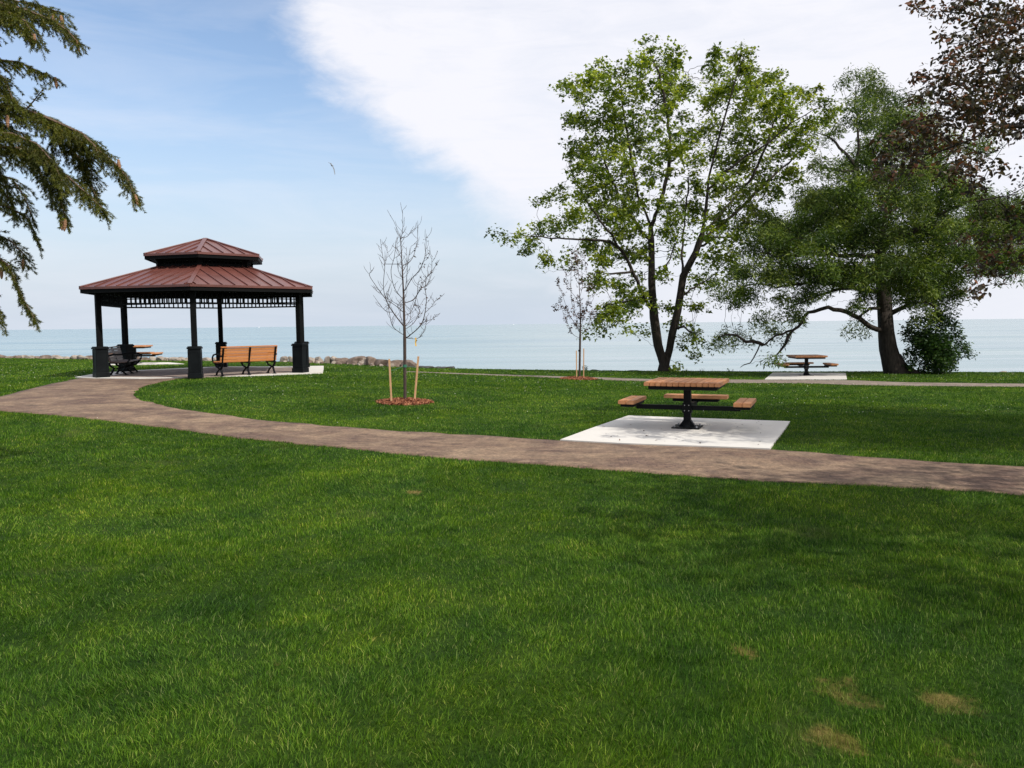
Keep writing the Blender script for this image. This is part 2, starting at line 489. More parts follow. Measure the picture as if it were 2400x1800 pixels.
# ------------------------------------------------------------------ paths and pads
def catmull(P, n):
    P = np.asarray(P, float); out_ = []
    Q = np.vstack([2 * P[0] - P[1], P, 2 * P[-1] - P[-2]])
    for i in range(1, len(Q) - 2):
        for t in np.linspace(0, 1, n, endpoint=False):
            a, b, c_, d_ = Q[i - 1], Q[i], Q[i + 1], Q[i + 2]
            out_.append(0.5 * (2 * b + (c_ - a) * t + (2 * a - 5 * b + 4 * c_ - d_) * t * t + (3 * b - a - 3 * c_ + d_) * t ** 3))
    out_.append(Q[-2])
    return np.array(out_)
KEEP_OUT = []    # polygons (world x, y) where no grass grows
def ribbon(name, A, B, n, mcount, dz, mat, jitter=0.0):
    A = catmull(A, n); B = catmull(B, n)
    if jitter:
        for E, sd_ in ((A, 3.1), (B, 9.7)):
            for i in range(len(E)):
                E[i] += jitter * np.array([mnoise.noise(Vector((E[i][0] * 2.2, E[i][1] * 2.2, sd_))), mnoise.noise(Vector((E[i][0] * 2.2, E[i][1] * 2.2, sd_ + 5)))])
    KEEP_OUT.append(np.vstack([A, B[::-1]]))
    t = np.linspace(0, 1, mcount)
    X = A[:, None, :] * (1 - t)[None, :, None] + B[:, None, :] * t[None, :, None]
    Z = land(X[..., 0], X[..., 1]) + dz
    V = np.dstack([X, Z])
    # skirt below both edges
    s0, s1 = V[:, :1].copy(), V[:, -1:].copy(); s0[..., 2] -= 0.12; s1[..., 2] -= 0.12
    V = np.concatenate([s0, V, s1], 1)
    a_, b_ = V.shape[:2]
    id_ = np.arange(a_ * b_).reshape(a_, b_)
    f_ = np.stack([id_[:-1, :-1], id_[:-1, 1:], id_[1:, 1:], id_[1:, :-1]], -1).reshape(-1, 4)
    me = np_mesh(name, V.reshape(-1, 3), [f_])
    bm = bmesh.new(); bm.from_mesh(me); bmesh.ops.recalc_face_normals(bm, faces=bm.faces)
    up = sum(1 for q in bm.faces if q.normal.z > 0.5)
    if up < len(bm.faces) / 2: bmesh.ops.reverse_faces(bm, faces=bm.faces)
    bm.to_mesh(me); bm.free()
    o = link_mesh(name, me, mat)
    return tag(o, kind='structure')
def slab(name, corners, dz, mat, nsub=14, thick=0.12, keep=True):
    """four corner slab that follows the lawn, with sides"""
    P = [np.asarray(c_, float) for c_ in corners]
    if keep: KEEP_OUT.append(np.array(P))
    u = np.linspace(0, 1, nsub)
    U, V_ = np.meshgrid(u, u)
    X = (P[0] * ((1 - U) * (1 - V_))[..., None] + P[1] * (U * (1 - V_))[..., None] + P[2] * (U * V_)[..., None] + P[3] * ((1 - U) * V_)[..., None])
    zc = land(X[..., 0], X[..., 1])
    bm = bmesh.new()
    vs_ = [[bm.verts.new((X[i, j, 0], X[i, j, 1], zc[i, j] + dz)) for j in range(nsub)] for i in range(nsub)]
    for i in range(nsub - 1):
        for j in range(nsub - 1): bm.faces.new((vs_[i][j], vs_[i][j + 1], vs_[i + 1][j + 1], vs_[i + 1][j]))
    be = [e for e in bm.edges if e.is_boundary]
    r = bmesh.ops.extrude_edge_only(bm, edges=be)
    for v in [g for g in r['geom'] if isinstance(g, bmesh.types.BMVert)]: v.co.z -= thick
    bmesh.ops.recalc_face_normals(bm, faces=bm.faces)
    if sum(1 for q in bm.faces if q.normal.z > 0.5) < 10: bmesh.ops.reverse_faces(bm, faces=bm.faces)
    me = bpy.data.meshes.new(name); bm.to_mesh(me); bm.free()
    o = link_mesh(name, me, mat)
    return tag(o, kind='structure')

def path_mat(name, dark, mid, light, rot=0.0):
    m, nt, out = new_mat(name)
    p = nnode(nt, 'ShaderNodeBsdfPrincipled')
    w = coords(nt, 'World', (1, 1, 1), (0, 0, rot))
    br = nt.nodes.new('ShaderNodeTexBrick')
    nt.links.new(w, br.inputs['Vector'])
    br.inputs['Scale'].default_value = 1.0
    br.inputs['Brick Width'].default_value = 0.22; br.inputs['Row Height'].default_value = 0.11
    br.inputs['Mortar Size'].default_value = 0.006; br.inputs['Mortar Smooth'].default_value = 0.4
    br.inputs['Color1'].default_value = (*dark, 1); br.inputs['Color2'].default_value = (*mid, 1); br.inputs['Mortar'].default_value = tuple(0.85 * q for q in dark) + (1,)
    a = noise_tex(nt, 0.9, 7, 0.68, w, 0.8)
    sand = ramp(nt, a.outputs['Fac'], [(0.40, (0, 0, 0)), (0.62, (1, 1, 1))])
    sp = nt.nodes.new('ShaderNodeSeparateColor'); nt.links.new(sand, sp.inputs[0])
    g = noise_tex(nt, 24, 6, 0.78, w)
    c = mixc(nt, mth(nt, 'MULTIPLY', sp.outputs[0], 0.62), br.outputs['Color'], light)
    c = mixc(nt, 1.0, c, ramp(nt, g.outputs['Fac'], [(0.34, (0.55, 0.55, 0.56)), (0.66, (1.40, 1.36, 1.30))]), 'MULTIPLY')
    b = noise_tex(nt, 5, 7, 0.72, w)
    c = mixc(nt, 1.0, c, ramp(nt, b.outputs['Fac'], [(0.32, (0.66, 0.66, 0.68)), (0.68, (1.28, 1.22, 1.14))]), 'MULTIPLY')
    nt.links.new(c, p.inputs['Base Color']); p.inputs['Roughness'].default_value = 0.92; p.inputs['Specular IOR Level'].default_value = 0.2
    nt.links.new(bump(nt, g.outputs['Fac'], 0.5, 0.01), p.inputs['Normal'])
    nt.links.new(p.outputs[0], out.inputs[0])
    return m
M['path'] = path_mat('brown_paver_path', (0.112, 0.074, 0.058), (0.165, 0.115, 0.090), (0.33, 0.245, 0.165), R(5))
M['far_path'] = path_mat('grey_far_path', (0.17, 0.14, 0.12), (0.22, 0.185, 0.16), (0.30, 0.26, 0.22))

pairs = [((3700, 1200), (3700, 1118)), ((3000, 1136), (3000, 1066)), ((2520, 1093), (2520, 1031)), ((2212, 1070), (2212, 1010)), ((2000, 1057), (1960, 994)), ((1700, 1042), (1700, 975)), ((1400, 1022), (1430, 963)),
         ((1200, 1008), (1215, 953)), ((1000, 993), (1000, 940)), ((800, 975), (800, 927)), ((600, 956), (600, 912)), ((430, 935), (450, 893)),
         ((250, 912), (370, 881)), ((80, 895), (322, 870)), ((-45, 883), (296, 860)), ((-66, 868), (291, 851)), ((0, 857), (296, 843)),
         ((75, 838), (315, 834)), ((150, 822), (350, 825)), ((205, 811), (400, 817))]
gA = [on_ground(a[0] * D, a[1] * D) for a, b in pairs]
gB = [on_ground(b[0] * D, b[1] * D) for a, b in pairs]
ribbon('path', gA, gB, 8, 14, 0.012, M['path'], 0.10)
def z5(x, y): return (1660 + x / 2.989, 740 + y / 2.989)
def z3(x, y): return (600 + x / 2.765, 760 + y / 2.765)
far_up = [z3(960, 305.5), z3(1200, 314), z3(1500, 324), z3(1850, 335), z3(2212, 345), (1420, 885.5), (1540, 889), z5(150, 448), z5(400, 450), z5(700, 452), z5(970, 453), z5(1400, 468), z5(2212, 478), z5(2700, 486), z5(4500, 512)]
far_lo = [z3(960, 309), z3(1200, 319), z3(1500, 331), z3(1850, 344), z3(2212, 356), (1420, 891), (1540, 895), z5(150, 472), z5(400, 472.5), z5(700, 475), z5(970, 484), z5(1400, 492), z5(2212, 500), z5(2700, 508), z5(4500, 540)]
o = ribbon('path', [on_ground(*a) for a in far_up], [on_ground(*a) for a in far_lo], 6, 6, 0.012, M['far_path'], 0.06)
slab('concrete_pad', [on_ground(*q) for q in ((1313, 1034.5), (1804, 1056), (1852, 991), (1473, 977))], 0.03, M['concrete'])
slab('concrete_pad', [on_ground(*q) for q in (z5(395, 450), z5(972, 450), z5(962, 405), z5(452, 403))], 0.03, M['concrete'])
slab('concrete_pad', [on_ground(*q) for q in ((240, 857), (432, 854), (395, 850.5), (255, 851))], 0.03, M['concrete'])
# gazebo pad
def z1(x, y): return (150 + x / 3.511, 540 + y / 3.511)
GC = (-10.23, 27.63)
GZ0 = 0.205
padp = [on_ground(*z1(*q)) for q in ((240, 1222), (620, 1226), (1000, 1217), (1540, 1201), (2130, 1181), (2138, 1140), (1760, 1136), (1310, 1130), (1000, 1140), (560, 1160), (300, 1180), (90, 1215))]
KEEP_OUT.append(np.array(padp))
mb = MB()
mb.prism([(q[0], q[1], GZ0) for q in padp], (0, 0, -0.35))
tag(mb.build('concrete_pad', M['concrete']), kind='structure')
# darker paved floor inside the posts
mb = MB()
hexr = 3.25
PHI = R(13.4)
hexdir = [Vector((math.sin(PHI + R(60 * k)), -math.cos(PHI + R(60 * k)), 0)) for k in range(6)]
mb.prism([(GC[0] + h.x * hexr, GC[1] + h.y * hexr, GZ0 + 0.006) for h in hexdir], (0, 0, -0.03))
M['floor'] = path_mat('gazebo_paver_floor', (0.20, 0.155, 0.14), (0.25, 0.20, 0.18), (0.32, 0.27, 0.23))
tag(mb.build('gazebo_floor', M['floor']), kind='structure')

# ------------------------------------------------------------------ gazebo
gz = empty('gazebo', (GC[0], GC[1], GZ0))
tag(gz, 'hexagonal black gazebo with two tiered brown metal roof on a concrete pad', 'gazebo')
def ring(r, z, k): return Vector((hexdir[k % 6].x * r, hexdir[k % 6].y * r, z))
PR = 3.457
pier_mb = None
for k in range(6):
    c0 = ring(PR, 0, k); a = math.atan2(hexdir[k].y, hexdir[k].x)
    mb = MB()
    mb.box((c0.x, c0.y, 0.50), (0.345, 0.345, 0.74), a, 0.008)
    mb.box((c0.x, c0.y, 0.075), (0.40, 0.40, 0.15), a, 0.01)
    # recessed panel frames on the four faces
    for s_ in range(4):
        rot = Matrix.Rotation(a + s_ * math.pi / 2, 3, 'Z')
        for dx, w_, h_, zc in ((-0.145, 0.05, 0.70, 0.50), (0.145, 0.05, 0.70, 0.50)):
            v = rot @ Vector((0.176, dx, 0)); mb.box((c0.x + v.x, c0.y + v.y, zc), (0.012, w_, h_), a + s_ * math.pi / 2)
        for zc in (0.20, 0.80):
            v = rot @ Vector((0.1755, 0, 0)); mb.box((c0.x + v.x, c0.y + v.y, zc), (0.010, 0.24, 0.07), a + s_ * math.pi / 2)
    pr = mb.build('pier', M['pier'], gz)
    mb = MB(); mb.box((c0.x, c0.y, 0.895), (0.405, 0.405, 0.055), a, 0.01); mb.box((c0.x, c0.y, 0.935), (0.36, 0.36, 0.03), a, 0.008)
    mb.build('pier_cap', M['pier'], pr)
    mb = MB(); mb.box((c0.x, c0.y, 1.81), (0.155, 0.155, 1.74), a, 0.008)
    mb.build('post', M['dark_wood'], gz)
# ring beams and frieze panels
for k in range(6):
    A, B = ring(PR, 0, k), ring(PR, 0, k + 1)
    d_ = (B - A).normalized(); a_, b_ = A + d_ * 0.10, B - d_ * 0.10
    mb = MB()
    mb.bar(a_ + Vector((0, 0, 2.76)), b_ + Vector((0, 0, 2.76)), 0.12, 0.22)
    mb.build('roof_beam', M['dark_wood'], gz)
    mb = MB()
    for zz, h_ in ((2.585, 0.05), (2.385, 0.03), (2.23, 0.05)):
        mb.bar(a_ + Vector((0, 0, zz)), b_ + Vector((0, 0, zz)), 0.05, h_)
    L = (b_ - a_).length; n = 20
    for i in range(1, n):
        q = a_ + d_ * L * i / n
        mb.box((q.x, q.y, 2.472), (0.036, 0.036, 0.145 + 0.05), math.atan2(d_.y, d_.x))
        mb.box((q.x, q.y, 2.312), (0.036, 0.036, 0.116), math.atan2(d_.y, d_.x))
    mb.build('frieze_panel', M['dark_wood'], gz)
def roof_tier(name, r0, z0, r1, z1, gutter_h, nseam, seam0, soffit_r):
    """hexagonal metal roof between eave radius r0 and top radius r1"""
    mb = MB()
    for k in range(6):
        A0, B0, A1, B1 = ring(r0, z0, k), ring(r0, z0, k + 1), ring(max(r1, 0.02), z1, k), ring(max(r1, 0.02), z1, k + 1)
        nrm = (B0 - A0).cross(A1 - A0).normalized()
        if nrm.z < 0: nrm = -nrm
        mb.prism([A0, B0, B1, A1], -nrm * 0.03)
        # standing seams, parallel to the slope line
        e = (B0 - A0); L = e.length; e.normalize()
        mid0 = (A0 + B0) / 2; up = ((A1 + B1) / 2 - mid0); H = up.length; up.normalize()
        half_top = (B1 - A1).length / 2
        s_ = seam0 / 2
        offs = []
        while s_ < L / 2 - 0.06: offs += [s_, -s_]; s_ += seam0
        for o_ in offs:
            if abs(o_) <= half_top: t = 1.0
            else: t = (L / 2 - abs(o_)) / (L / 2 - half_top)
            if t < 0.06: continue
            p0 = mid0 + e * o_ + nrm * 0.012; p1 = p0 + up * (H * t)
            mb.bar(p0, p1, 0.022, 0.045, up=nrm)
        # hip cap
        mb.bar(A0 + Vector((0, 0, 0.015)), A1 + Vector((0, 0, 0.02)), 0.13, 0.045, bevel=0.01)
        # drip edge
        mb.bar(A0 - Vector((0, 0, 0.03)), B0 - Vector((0, 0, 0.03)), 0.035, 0.07)
    o = mb.build(name, M['roof'], gz)
    mb = MB()
    for k in range(6):
        f0, f1 = ring(r0 - 0.035, z0 - 0.07 - gutter_h / 2, k), ring(r0 - 0.035, z0 - 0.07 - gutter_h / 2, k + 1)
        mb.bar(f0, f1, 0.04, gutter_h)
        # rafter at each hip, below the deck
        mb.bar(ring(r0 - 0.1, z0 - 0.11, k), ring(max(r1, 0.1), z1 - 0.11, k), 0.07, 0.12)
    mb.build('fascia', M['dark_wood'], gz)
    return o
roof_tier('lower_roof', 3.96, 2.76, 1.52, 3.49, 0.11, 12, 0.40, 3.6)
roof_tier('upper_roof', 2.02, 3.86, 0.0, 4.46, 0.10, 7, 0.36, 1.8)
# cupola between the tiers with small slots
mb = MB()
CR = 1.56
for k in range(6):
    A, B = ring(CR, 0, k), ring(CR, 0, k + 1)
    d_ = (B - A).normalized()
    mb.bar(A + Vector((0, 0, 3.505)), B + Vector((0, 0, 3.505)), 0.06, 0.10)
    mb.bar(A + Vector((0, 0, 3.75)), B + Vector((0, 0, 3.75)), 0.06, 0.22)
    mb.box((A.x, A.y, 3.66), (0.14, 0.14, 0.42), math.atan2(hexdir[k].y, hexdir[k].x))
    for i in range(1, 12):
        q = A + (B - A) * i / 12
        mb.box((q.x, q.y, 3.60), (0.03, 0.03, 0.10), math.atan2(d_.y, d_.x))
mb.build('cupola', M['dark_wood'], gz)
# upper soffit board ring
mb = MB()
for k in range(6):
    mb.prism([ring(1.98, 3.72, k), ring(1.98, 3.72, k + 1), ring(1.52, 3.70, k + 1), ring(1.52, 3.70, k)], (0, 0, 0.02))
mb.build('soffit', M['dark_wood'], gz)

# ------------------------------------------------------------------ wood planks with per plank colour
def planks(name, boxes, mat, parent, bevel=0.006):
    bm = bmesh.new(); vals = []
    for c_, size, rot in boxes:
        r = bmesh.ops.create_cube(bm, size=1.0, matrix=Matrix.Translation(c_) @ rot.to_4x4() @ Matrix.Diagonal((*size, 1)))
        es = list({e for v in r['verts'] for e in v.link_edges})
        rr = bmesh.ops.bevel(bm, geom=es, offset=bevel, segments=2, affect='EDGES')
        vals += [random.random()] * (len(bm.verts) - len(vals))
    me = bpy.data.meshes.new(name); bm.to_mesh(me); bm.free()
    a = me.attributes.new('rnd', 'FLOAT', 'POINT')
    vals = (vals + [0.5] * len(me.vertices))[:len(me.vertices)]
    a.data.foreach_set('value', vals)
    return link_mesh(name, me, mat, parent)
I3 = Matrix.Identity(3)

# ------------------------------------------------------------------ picnic tables
TH = 0.79
def make_table():
    t = empty('picnic_table', (0, 0, 0))
    n = 13; W = 1.22
    planks('tabletop', [((-W / 2 + (i + .5) * W / n, 0, TH - 0.028), (W / n - 0.007, W, 0.062), I3) for i in range(n)], M['plank'], t)
    mb = MB()
    # rounded tray frame under the top
    for x in (-0.53, 0.53): mb.box((x, 0, TH - 0.083), (0.05, 1.02, 0.07), 0, 0.018)
    for y in (-0.53, 0.53): mb.box((0, y, TH - 0.085), (1.10, 0.05, 0.074), 0, 0.02)
    mb.box((0, 0, TH - 0.066), (0.95, 0.10, 0.034)); mb.box((0, 0, TH - 0.068), (0.10, 0.95, 0.03))
    mb.build('tabletop_frame', M['black_metal'], t)
    mb = MB()
    mb.box((0, 0, 0.37), (0.115, 0.115, 0.70), 0, 0.006)
    mb.box((0, 0, 0.335), (0.15, 0.15, 0.17), 0, 0.008)
    # flared foot gussets
    for s_ in range(4):
        rot = Matrix.Rotation(s_ * math.pi / 2, 3, 'Z')
        mb.prism([rot @ Vector(q) for q in ((0.05, -0.05, 0.02), (0.135, -0.05, 0.02), (0.06, -0.05, 0.13))], rot @ Vector((0, 0.10, 0)))
    ped = mb.build('pedestal', M['black_metal'], t)
    mb = MB(); mb.box((0, 0, 0.012), (0.46, 0.46, 0.018), 0, 0.004); bp = mb.build('base_plate', M['black_metal'], t)
    for sx in (-1, 1):
        for sy in (-1, 1):
            mb = MB(); mb.tube([(sx * 0.18, sy * 0.18, 0.012), (sx * 0.18, sy * 0.18, 0.05)], 0.014, 8); mb.build('bolt', M['seam'], bp)
    for zz in (0.29, 0.38):
        for x in (-0.035, 0.035):
            mb = MB(); mb.tube([(x, -0.077, zz), (x, -0.086, zz)], 0.009, 8); mb.build('bolt', M['seam'], ped)
    # three seats: left, right, far (the near side is open)
    for ang, L in ((math.pi, 0.98), (0, 0.98), (math.pi / 2, 1.10)):
        rot = Matrix.Rotation(ang, 3, 'Z')
        mb = MB()
        mb.bar(rot @ Vector((0.05, 0, 0.335)), rot @ Vector((0.86, 0, 0.335)), 0.06, 0.075)
        mb.box(rot @ Vector((0.93, 0, 0.39)), (0.235, 0.80, 0.066), ang, 0.02)
        mb.box(rot @ Vector((0.90, 0, 0.365)), (0.16, 0.09, 0.05), ang, 0.01)
        mb.build('seat_arm', M['black_metal'], t)
        planks('seat', [(rot @ Vector((0.93 + dx, 0, 0.442)), (0.132, L, 0.062), Matrix.Rotation(ang, 3, 'Z')) for dx in (-0.069, 0.069)], M['plank'], t)
    return t
tab = make_table()
g = on_ground(1611, 1006)
tab.location = (g[0], g[1], float(land(*g)) + 0.03)
tab.rotation_euler = (0, 0, R(-21.5))
tag(tab, 'large wooden picnic table in the foreground on a white concrete pad beside the brown path', 'picnic table', 'picnic tables on concrete pads')
t2 = copy_tree(tab)
g = on_ground(*z5(686, 424))
t2.location = (g[0], g[1], float(land(*g)) + 0.03); t2.rotation_euler = (0, 0, R(-2))
tag(t2, 'small distant picnic table on a pad at the water edge left of the leaning tree', 'picnic table')
t3 = copy_tree(tab)
g = on_ground(317, 853.5)
t3.location = (g[0], g[1], float(land(*g)) + 0.03); t3.rotation_euler = (0, 0, R(9))
tag(t3, 'orange topped picnic table partly hidden behind the left posts of the gazebo', 'picnic table')

# ------------------------------------------------------------------ benches
def make_bench(mat_w):
    """faces +y, back at -y; origin on the ground under the middle"""
    b = empty('park_bench', (0, 0, 0))
    L = 1.86
    tilt = R(13)
    rb = Matrix.Rotation(tilt, 3, 'X')
    # back slats
    bx_ = []
    for i in range(5):
        zz = 0.46 + i * 0.088
        yy = -0.20 - (zz - 0.43) * math.tan(tilt)
        bx_.append(((0, yy, zz), (L, 0.035, 0.082), rb))
    bx_.append(((0, -0.20 - 0.465 * math.tan(tilt), 0.885), (L, 0.07, 0.035), rb))
    planks('backrest', bx_, mat_w, b, 0.008)
    planks('seat', [((0, -0.13 + i * 0.105, 0.425 - 0.012 * math.sin(i * 0.8)), (L, 0.092, 0.035), I3) for i in range(5)], mat_w, b, 0.008)
    for x in (-0.86, 0.0, 0.86):
        mb = MB()
        # back upright
        mb.bar((x, -0.185, 0.38), (x, -0.335, 0.87), 0.05, 0.06, bevel=0.006)
        # seat support
        mb.bar((x, -0.24, 0.39), (x, 0.36, 0.395), 0.04, 0.045)
        # legs: spread Y shape ending on a flat foot
        mb.tube([(x, -0.26, 0.395), (x, -0.20, 0.30), (x, -0.10, 0.22), (x, -0.16, 0.10), (x, -0.22, 0.012)], [0.034, 0.034, 0.04, 0.034, 0.034], 8)
        mb.tube([(x, 0.33, 0.39), (x, 0.22, 0.28), (x, -0.02, 0.22), (x, 0.16, 0.12), (x, 0.26, 0.012)], [0.03, 0.03, 0.036, 0.03, 0.03], 8)
        mb.bar((x, -0.27, 0.01), (x, -0.15, 0.01), 0.07, 0.02); mb.bar((x, 0.20, 0.01), (x, 0.32, 0.01), 0.07, 0.02)
        mb.build('leg', M['black_metal'], b)
        if x != 0.0:
            mb = MB()
            xo = x + (0.05 if x > 0 else -0.05)
            pts = [(xo, -0.27, 0.62), (xo, -0.10, 0.665), (xo, 0.12, 0.67), (xo, 0.30, 0.64), (xo, 0.38, 0.56), (xo, 0.37, 0.47), (xo, 0.30, 0.40)]
            mb.tube(pts, 0.026, 8)
            mb.build('armrest', M['black_metal'], b)
    return b
bA = make_bench(M['plank_orange'])
P3, P5, P1, P2 = (ring(PR, 0, k) for k in (0, 1, 5, 4))
def place_bench(b, A, B, t, inward, lab):
    mid = A + (B - A) * t
    inw = (-mid).normalized()
    d_ = (B - A).normalized()
    nrm = Vector((-d_.y, d_.x, 0))
    if nrm.dot(inw) < 0: nrm = -nrm; d_ = -d_
    q = mid + nrm * inward
    b.location = (GC[0] + q.x, GC[1] + q.y, GZ0 + 0.006)
    b.rotation_euler = (0, 0, math.atan2(nrm.y, nrm.x) - math.pi / 2)
    tag(b, lab, 'bench', 'benches inside the gazebo')
place_bench(bA, P3, P5, 0.50, 0.30, 'orange wooden slatted bench seen from behind between the front posts of the gazebo')
bB = make_bench(M['plank_grey'])
place_bench(bB, P1, P2, 0.47, 0.30, 'shaded grey brown slatted bench beside the left posts of the gazebo')

# ------------------------------------------------------------------ tree machinery
def resample(poly, step):
    out_ = [poly[0]]
    for a, b in zip(poly[:-1], poly[1:]):
        L = (b - a).length; n = max(1, int(round(L / step)))
        for i in range(1, n + 1): out_.append(a.lerp(b, i / n))
    return out_
class Skeleton:
    def __init__(s): s.p = []; s.par = []; s.mr = {}
    def add_poly(s, poly, step, attach=True, jit=0.0, mr=None):
        pts = resample(poly, step)
        if s.p and attach:
            k = kdtree.KDTree(len(s.p))
            for i, q in enumerate(s.p): k.insert(q, i)
            k.balance()
            _, par, dist = k.find(pts[0])
            start = 1
        else:
            s.p.append(pts[0]); s.par.append(-1); par = len(s.p) - 1; start = 1
        for i, q in enumerate(pts[start:]):
            if jit: q = q + Vector((random.gauss(0, jit), random.gauss(0, jit), random.gauss(0, jit)))
            s.p.append(q); s.par.append(par); par = len(s.p) - 1
            if mr: s.mr[par] = mr[0] + (mr[1] - mr[0]) * (i + 1) / len(pts)
    def colonize(s, attr, step, di, dk, iters=70, droop=0.0, jit=0.15):
        attr = list(attr)
        for it in range(iters):
            if not attr: break
            k = kdtree.KDTree(len(s.p))
            for i, q in enumerate(s.p): k.insert(q, i)
            k.balance()
            acc = {}; keep = []
            for a in attr:
                co, i, dist = k.find(a)
                if dist < dk: continue
                keep.append(a)
                if dist < di:
                    v = (a - co) / dist
                    if i in acc: acc[i] += v
                    else: acc[i] = v.copy()
            if not acc: break
            attr = keep
            grew = False
            for i, v in acc.items():
                if v.length < 1e-3: continue
                d_ = v.normalized() + Vector((random.gauss(0, jit), random.gauss(0, jit), random.gauss(0, jit) - droop))
                d_.normalize()
                s.p.append(s.p[i] + d_ * step); s.par.append(i); grew = True
            if not grew: break
    def radii(s, tip, power, base=None):
        n = len(s.p); acc = [0.0] * n; r = [0.0] * n; s.kids = [[] for _ in range(n)]
        for i in range(n):
            if s.par[i] >= 0: s.kids[s.par[i]].append(i)
        for i in range(n - 1, -1, -1):
            r[i] = tip if acc[i] == 0 else acc[i] ** (1 / power)
            if s.par[i] >= 0: acc[s.par[i]] += r[i] ** power
        if base:
            lm = math.log(max(r) / tip)
            r = [tip * (base / tip) ** ((math.log(max(q, tip) / tip) / lm) ** 1.35) for q in r]
        for i, q in s.mr.items(): r[i] = max(r[i], q)
        s.r = r
        return r
    def mesh(s, name, mat, parent, rmin=0.0, rmax=1e9, flare=0.0, base_n=0):
        V, Fq = [], []
        done = set()
        n = len(s.p)
        chains = []
        roots = [i for i in range(n) if s.par[i] < 0]
        stack = [(i, None) for i in roots]
        while stack:
            i, pa = stack.pop()
            ch = [pa] if pa is not None else []
            while True:
                ch.append(i)
                ks = s.kids[i]
                if not ks: break
                big = max(ks, key=lambda q: s.r[q])
                for q in ks:
                    if q != big: stack.append((q, i))
                i = big
            chains.append(ch)
        for ch in chains:
            r_first = s.r[ch[1]] if len(ch) > 1 else s.r[ch[0]]
            rs = [s.r[q] for q in ch]; rs[0] = min(rs[0], r_first * 1.15)
            pts = [s.p[q] for q in ch]
            sel = [j for j in range(len(ch)) if rmin <= rs[j] < rmax]
            if len(sel) < 2: continue
            j0, j1 = sel[0], sel[-1]
            if j0 > 0: j0 -= 1
            pts = pts[j0:j1 + 1]; rs = rs[j0:j1 + 1]
            if len(pts) < 2: continue
            seg = 10 if rs[0] > 0.12 else (6 if rs[0] > 0.03 else 4 if rs[0] > 0.008 else 3)
            ref = None; base = len(V)
            for a in range(len(pts)):
                t = pts[min(a + 1, len(pts) - 1)] - pts[max(a - 1, 0)]
                if t.length < 1e-6: t = Vector((0, 0, 1))
                t.normalize()
                if ref is None: ref = t.orthogonal().normalized()
                ref = ref - t * ref.dot(t)
                if ref.length < 1e-4: ref = t.orthogonal()
                ref.normalize(); b = t.cross(ref)
                rr = rs[a] * (0.6 if a == len(pts) - 1 else 1)
                for q in range(seg):
                    an = 2 * math.pi * q / seg
                    kk = 1 + (0.10 * math.sin(3 * an + a * 0.4) if seg == 10 else 0)
                    V.append(pts[a] + (ref * math.cos(an) + b * math.sin(an)) * rr * kk)
            for a in range(len(pts) - 1):
                for q in range(seg):
                    Fq.append((base + a * seg + q, base + a * seg + (q + 1) % seg, base + (a + 1) * seg + (q + 1) % seg, base + (a + 1) * seg + q))
        me = np_mesh(name, np.array([tuple(v) for v in V]), [np.array(Fq)], smooth=True)
        return link_mesh(name, me, mat, parent)

def leaf_mesh(name, pos, size, mat, parent, template, tris, droop=0.2, flat=0.6, size_var=0.3, along=None, quads=None, rn=None):
    """place leaf templates: template (k,3) with x along the leaf, y across, z up"""
    n = len(pos)
    pos = np.asarray(pos)
    az = rng.uniform(0, 2 * np.pi, n)
    pitch = rng.normal(-droop, 0.45, n)
    xdir = np.stack([np.cos(az) * np.cos(pitch), np.sin(az) * np.cos(pitch), np.sin(pitch)], 1)
    if along is not None:
        xdir = xdir * (1 - along[1]) + np.asarray(along[0]) * along[1]
        xdir /= np.linalg.norm(xdir, axis=1, keepdims=True) + 1e-9
    up = rng.normal(0, 1, (n, 3)) * (1 - flat) + np.array([0, 0, 1.0]) * flat
    y = np.cross(up, xdir); y /= np.linalg.norm(y, axis=1, keepdims=True) + 1e-9
    z = np.cross(xdir, y)
    s_ = size * np.clip(rng.normal(1, size_var, n), 0.45, 1.8)
    T = np.asarray(template)
    V = pos[:, None, :] + s_[:, None, None] * (T[None, :, 0:1] * xdir[:, None, :] + T[None, :, 1:2] * y[:, None, :] + T[None, :, 2:3] * z[:, None, :])
    k = len(T)
    off = (np.arange(n) * k)[:, None, None]
    fl = []
    if tris is not None and len(tris): fl.append((np.asarray(tris)[None] + off).reshape(-1, 3))
    if quads is not None: fl.append((np.asarray(quads)[None] + off).reshape(-1, 4))
    rnd = np.repeat(rng.uniform(0, 1, n) if rn is None else rn, k)
    me = np_mesh(name, V.reshape(-1, 3), fl, attrs={'rnd': rnd})
    return link_mesh(name, me, mat, parent)

LEAF_MAPLE = [(0, 0, 0), (0.35, 0.42, 0.04), (0.55, 0.16, -0.02), (1.0, 0.0, -0.10), (0.55, -0.16, -0.02), (0.35, -0.42, 0.04), (0.42, 0, 0.05)]
TRI_MAPLE = [(0, 6, 1), (6, 2, 1), (6, 3, 2), (6, 4, 3), (6, 5, 4), (0, 5, 6)]
LEAF_OVAL = [(0, 0, 0), (0.35, 0.24, 0.06), (0.72, 0.18, 0.02), (1.0, 0, -0.08), (0.72, -0.18, 0.02), (0.35, -0.24, 0.06), (0.5, 0, 0)]
TRI_OVAL = [(0, 6, 1), (6, 2, 1), (6, 3, 2), (6, 4, 3), (6, 5, 4), (0, 5, 6)]
LEAF_NARROW = [(0, 0, 0), (0.45, 0.12, 0.03), (1.0, 0, -0.08), (0.45, -0.12, 0.03)]
TRI_NARROW = [(0, 2, 1), (0, 3, 2)]

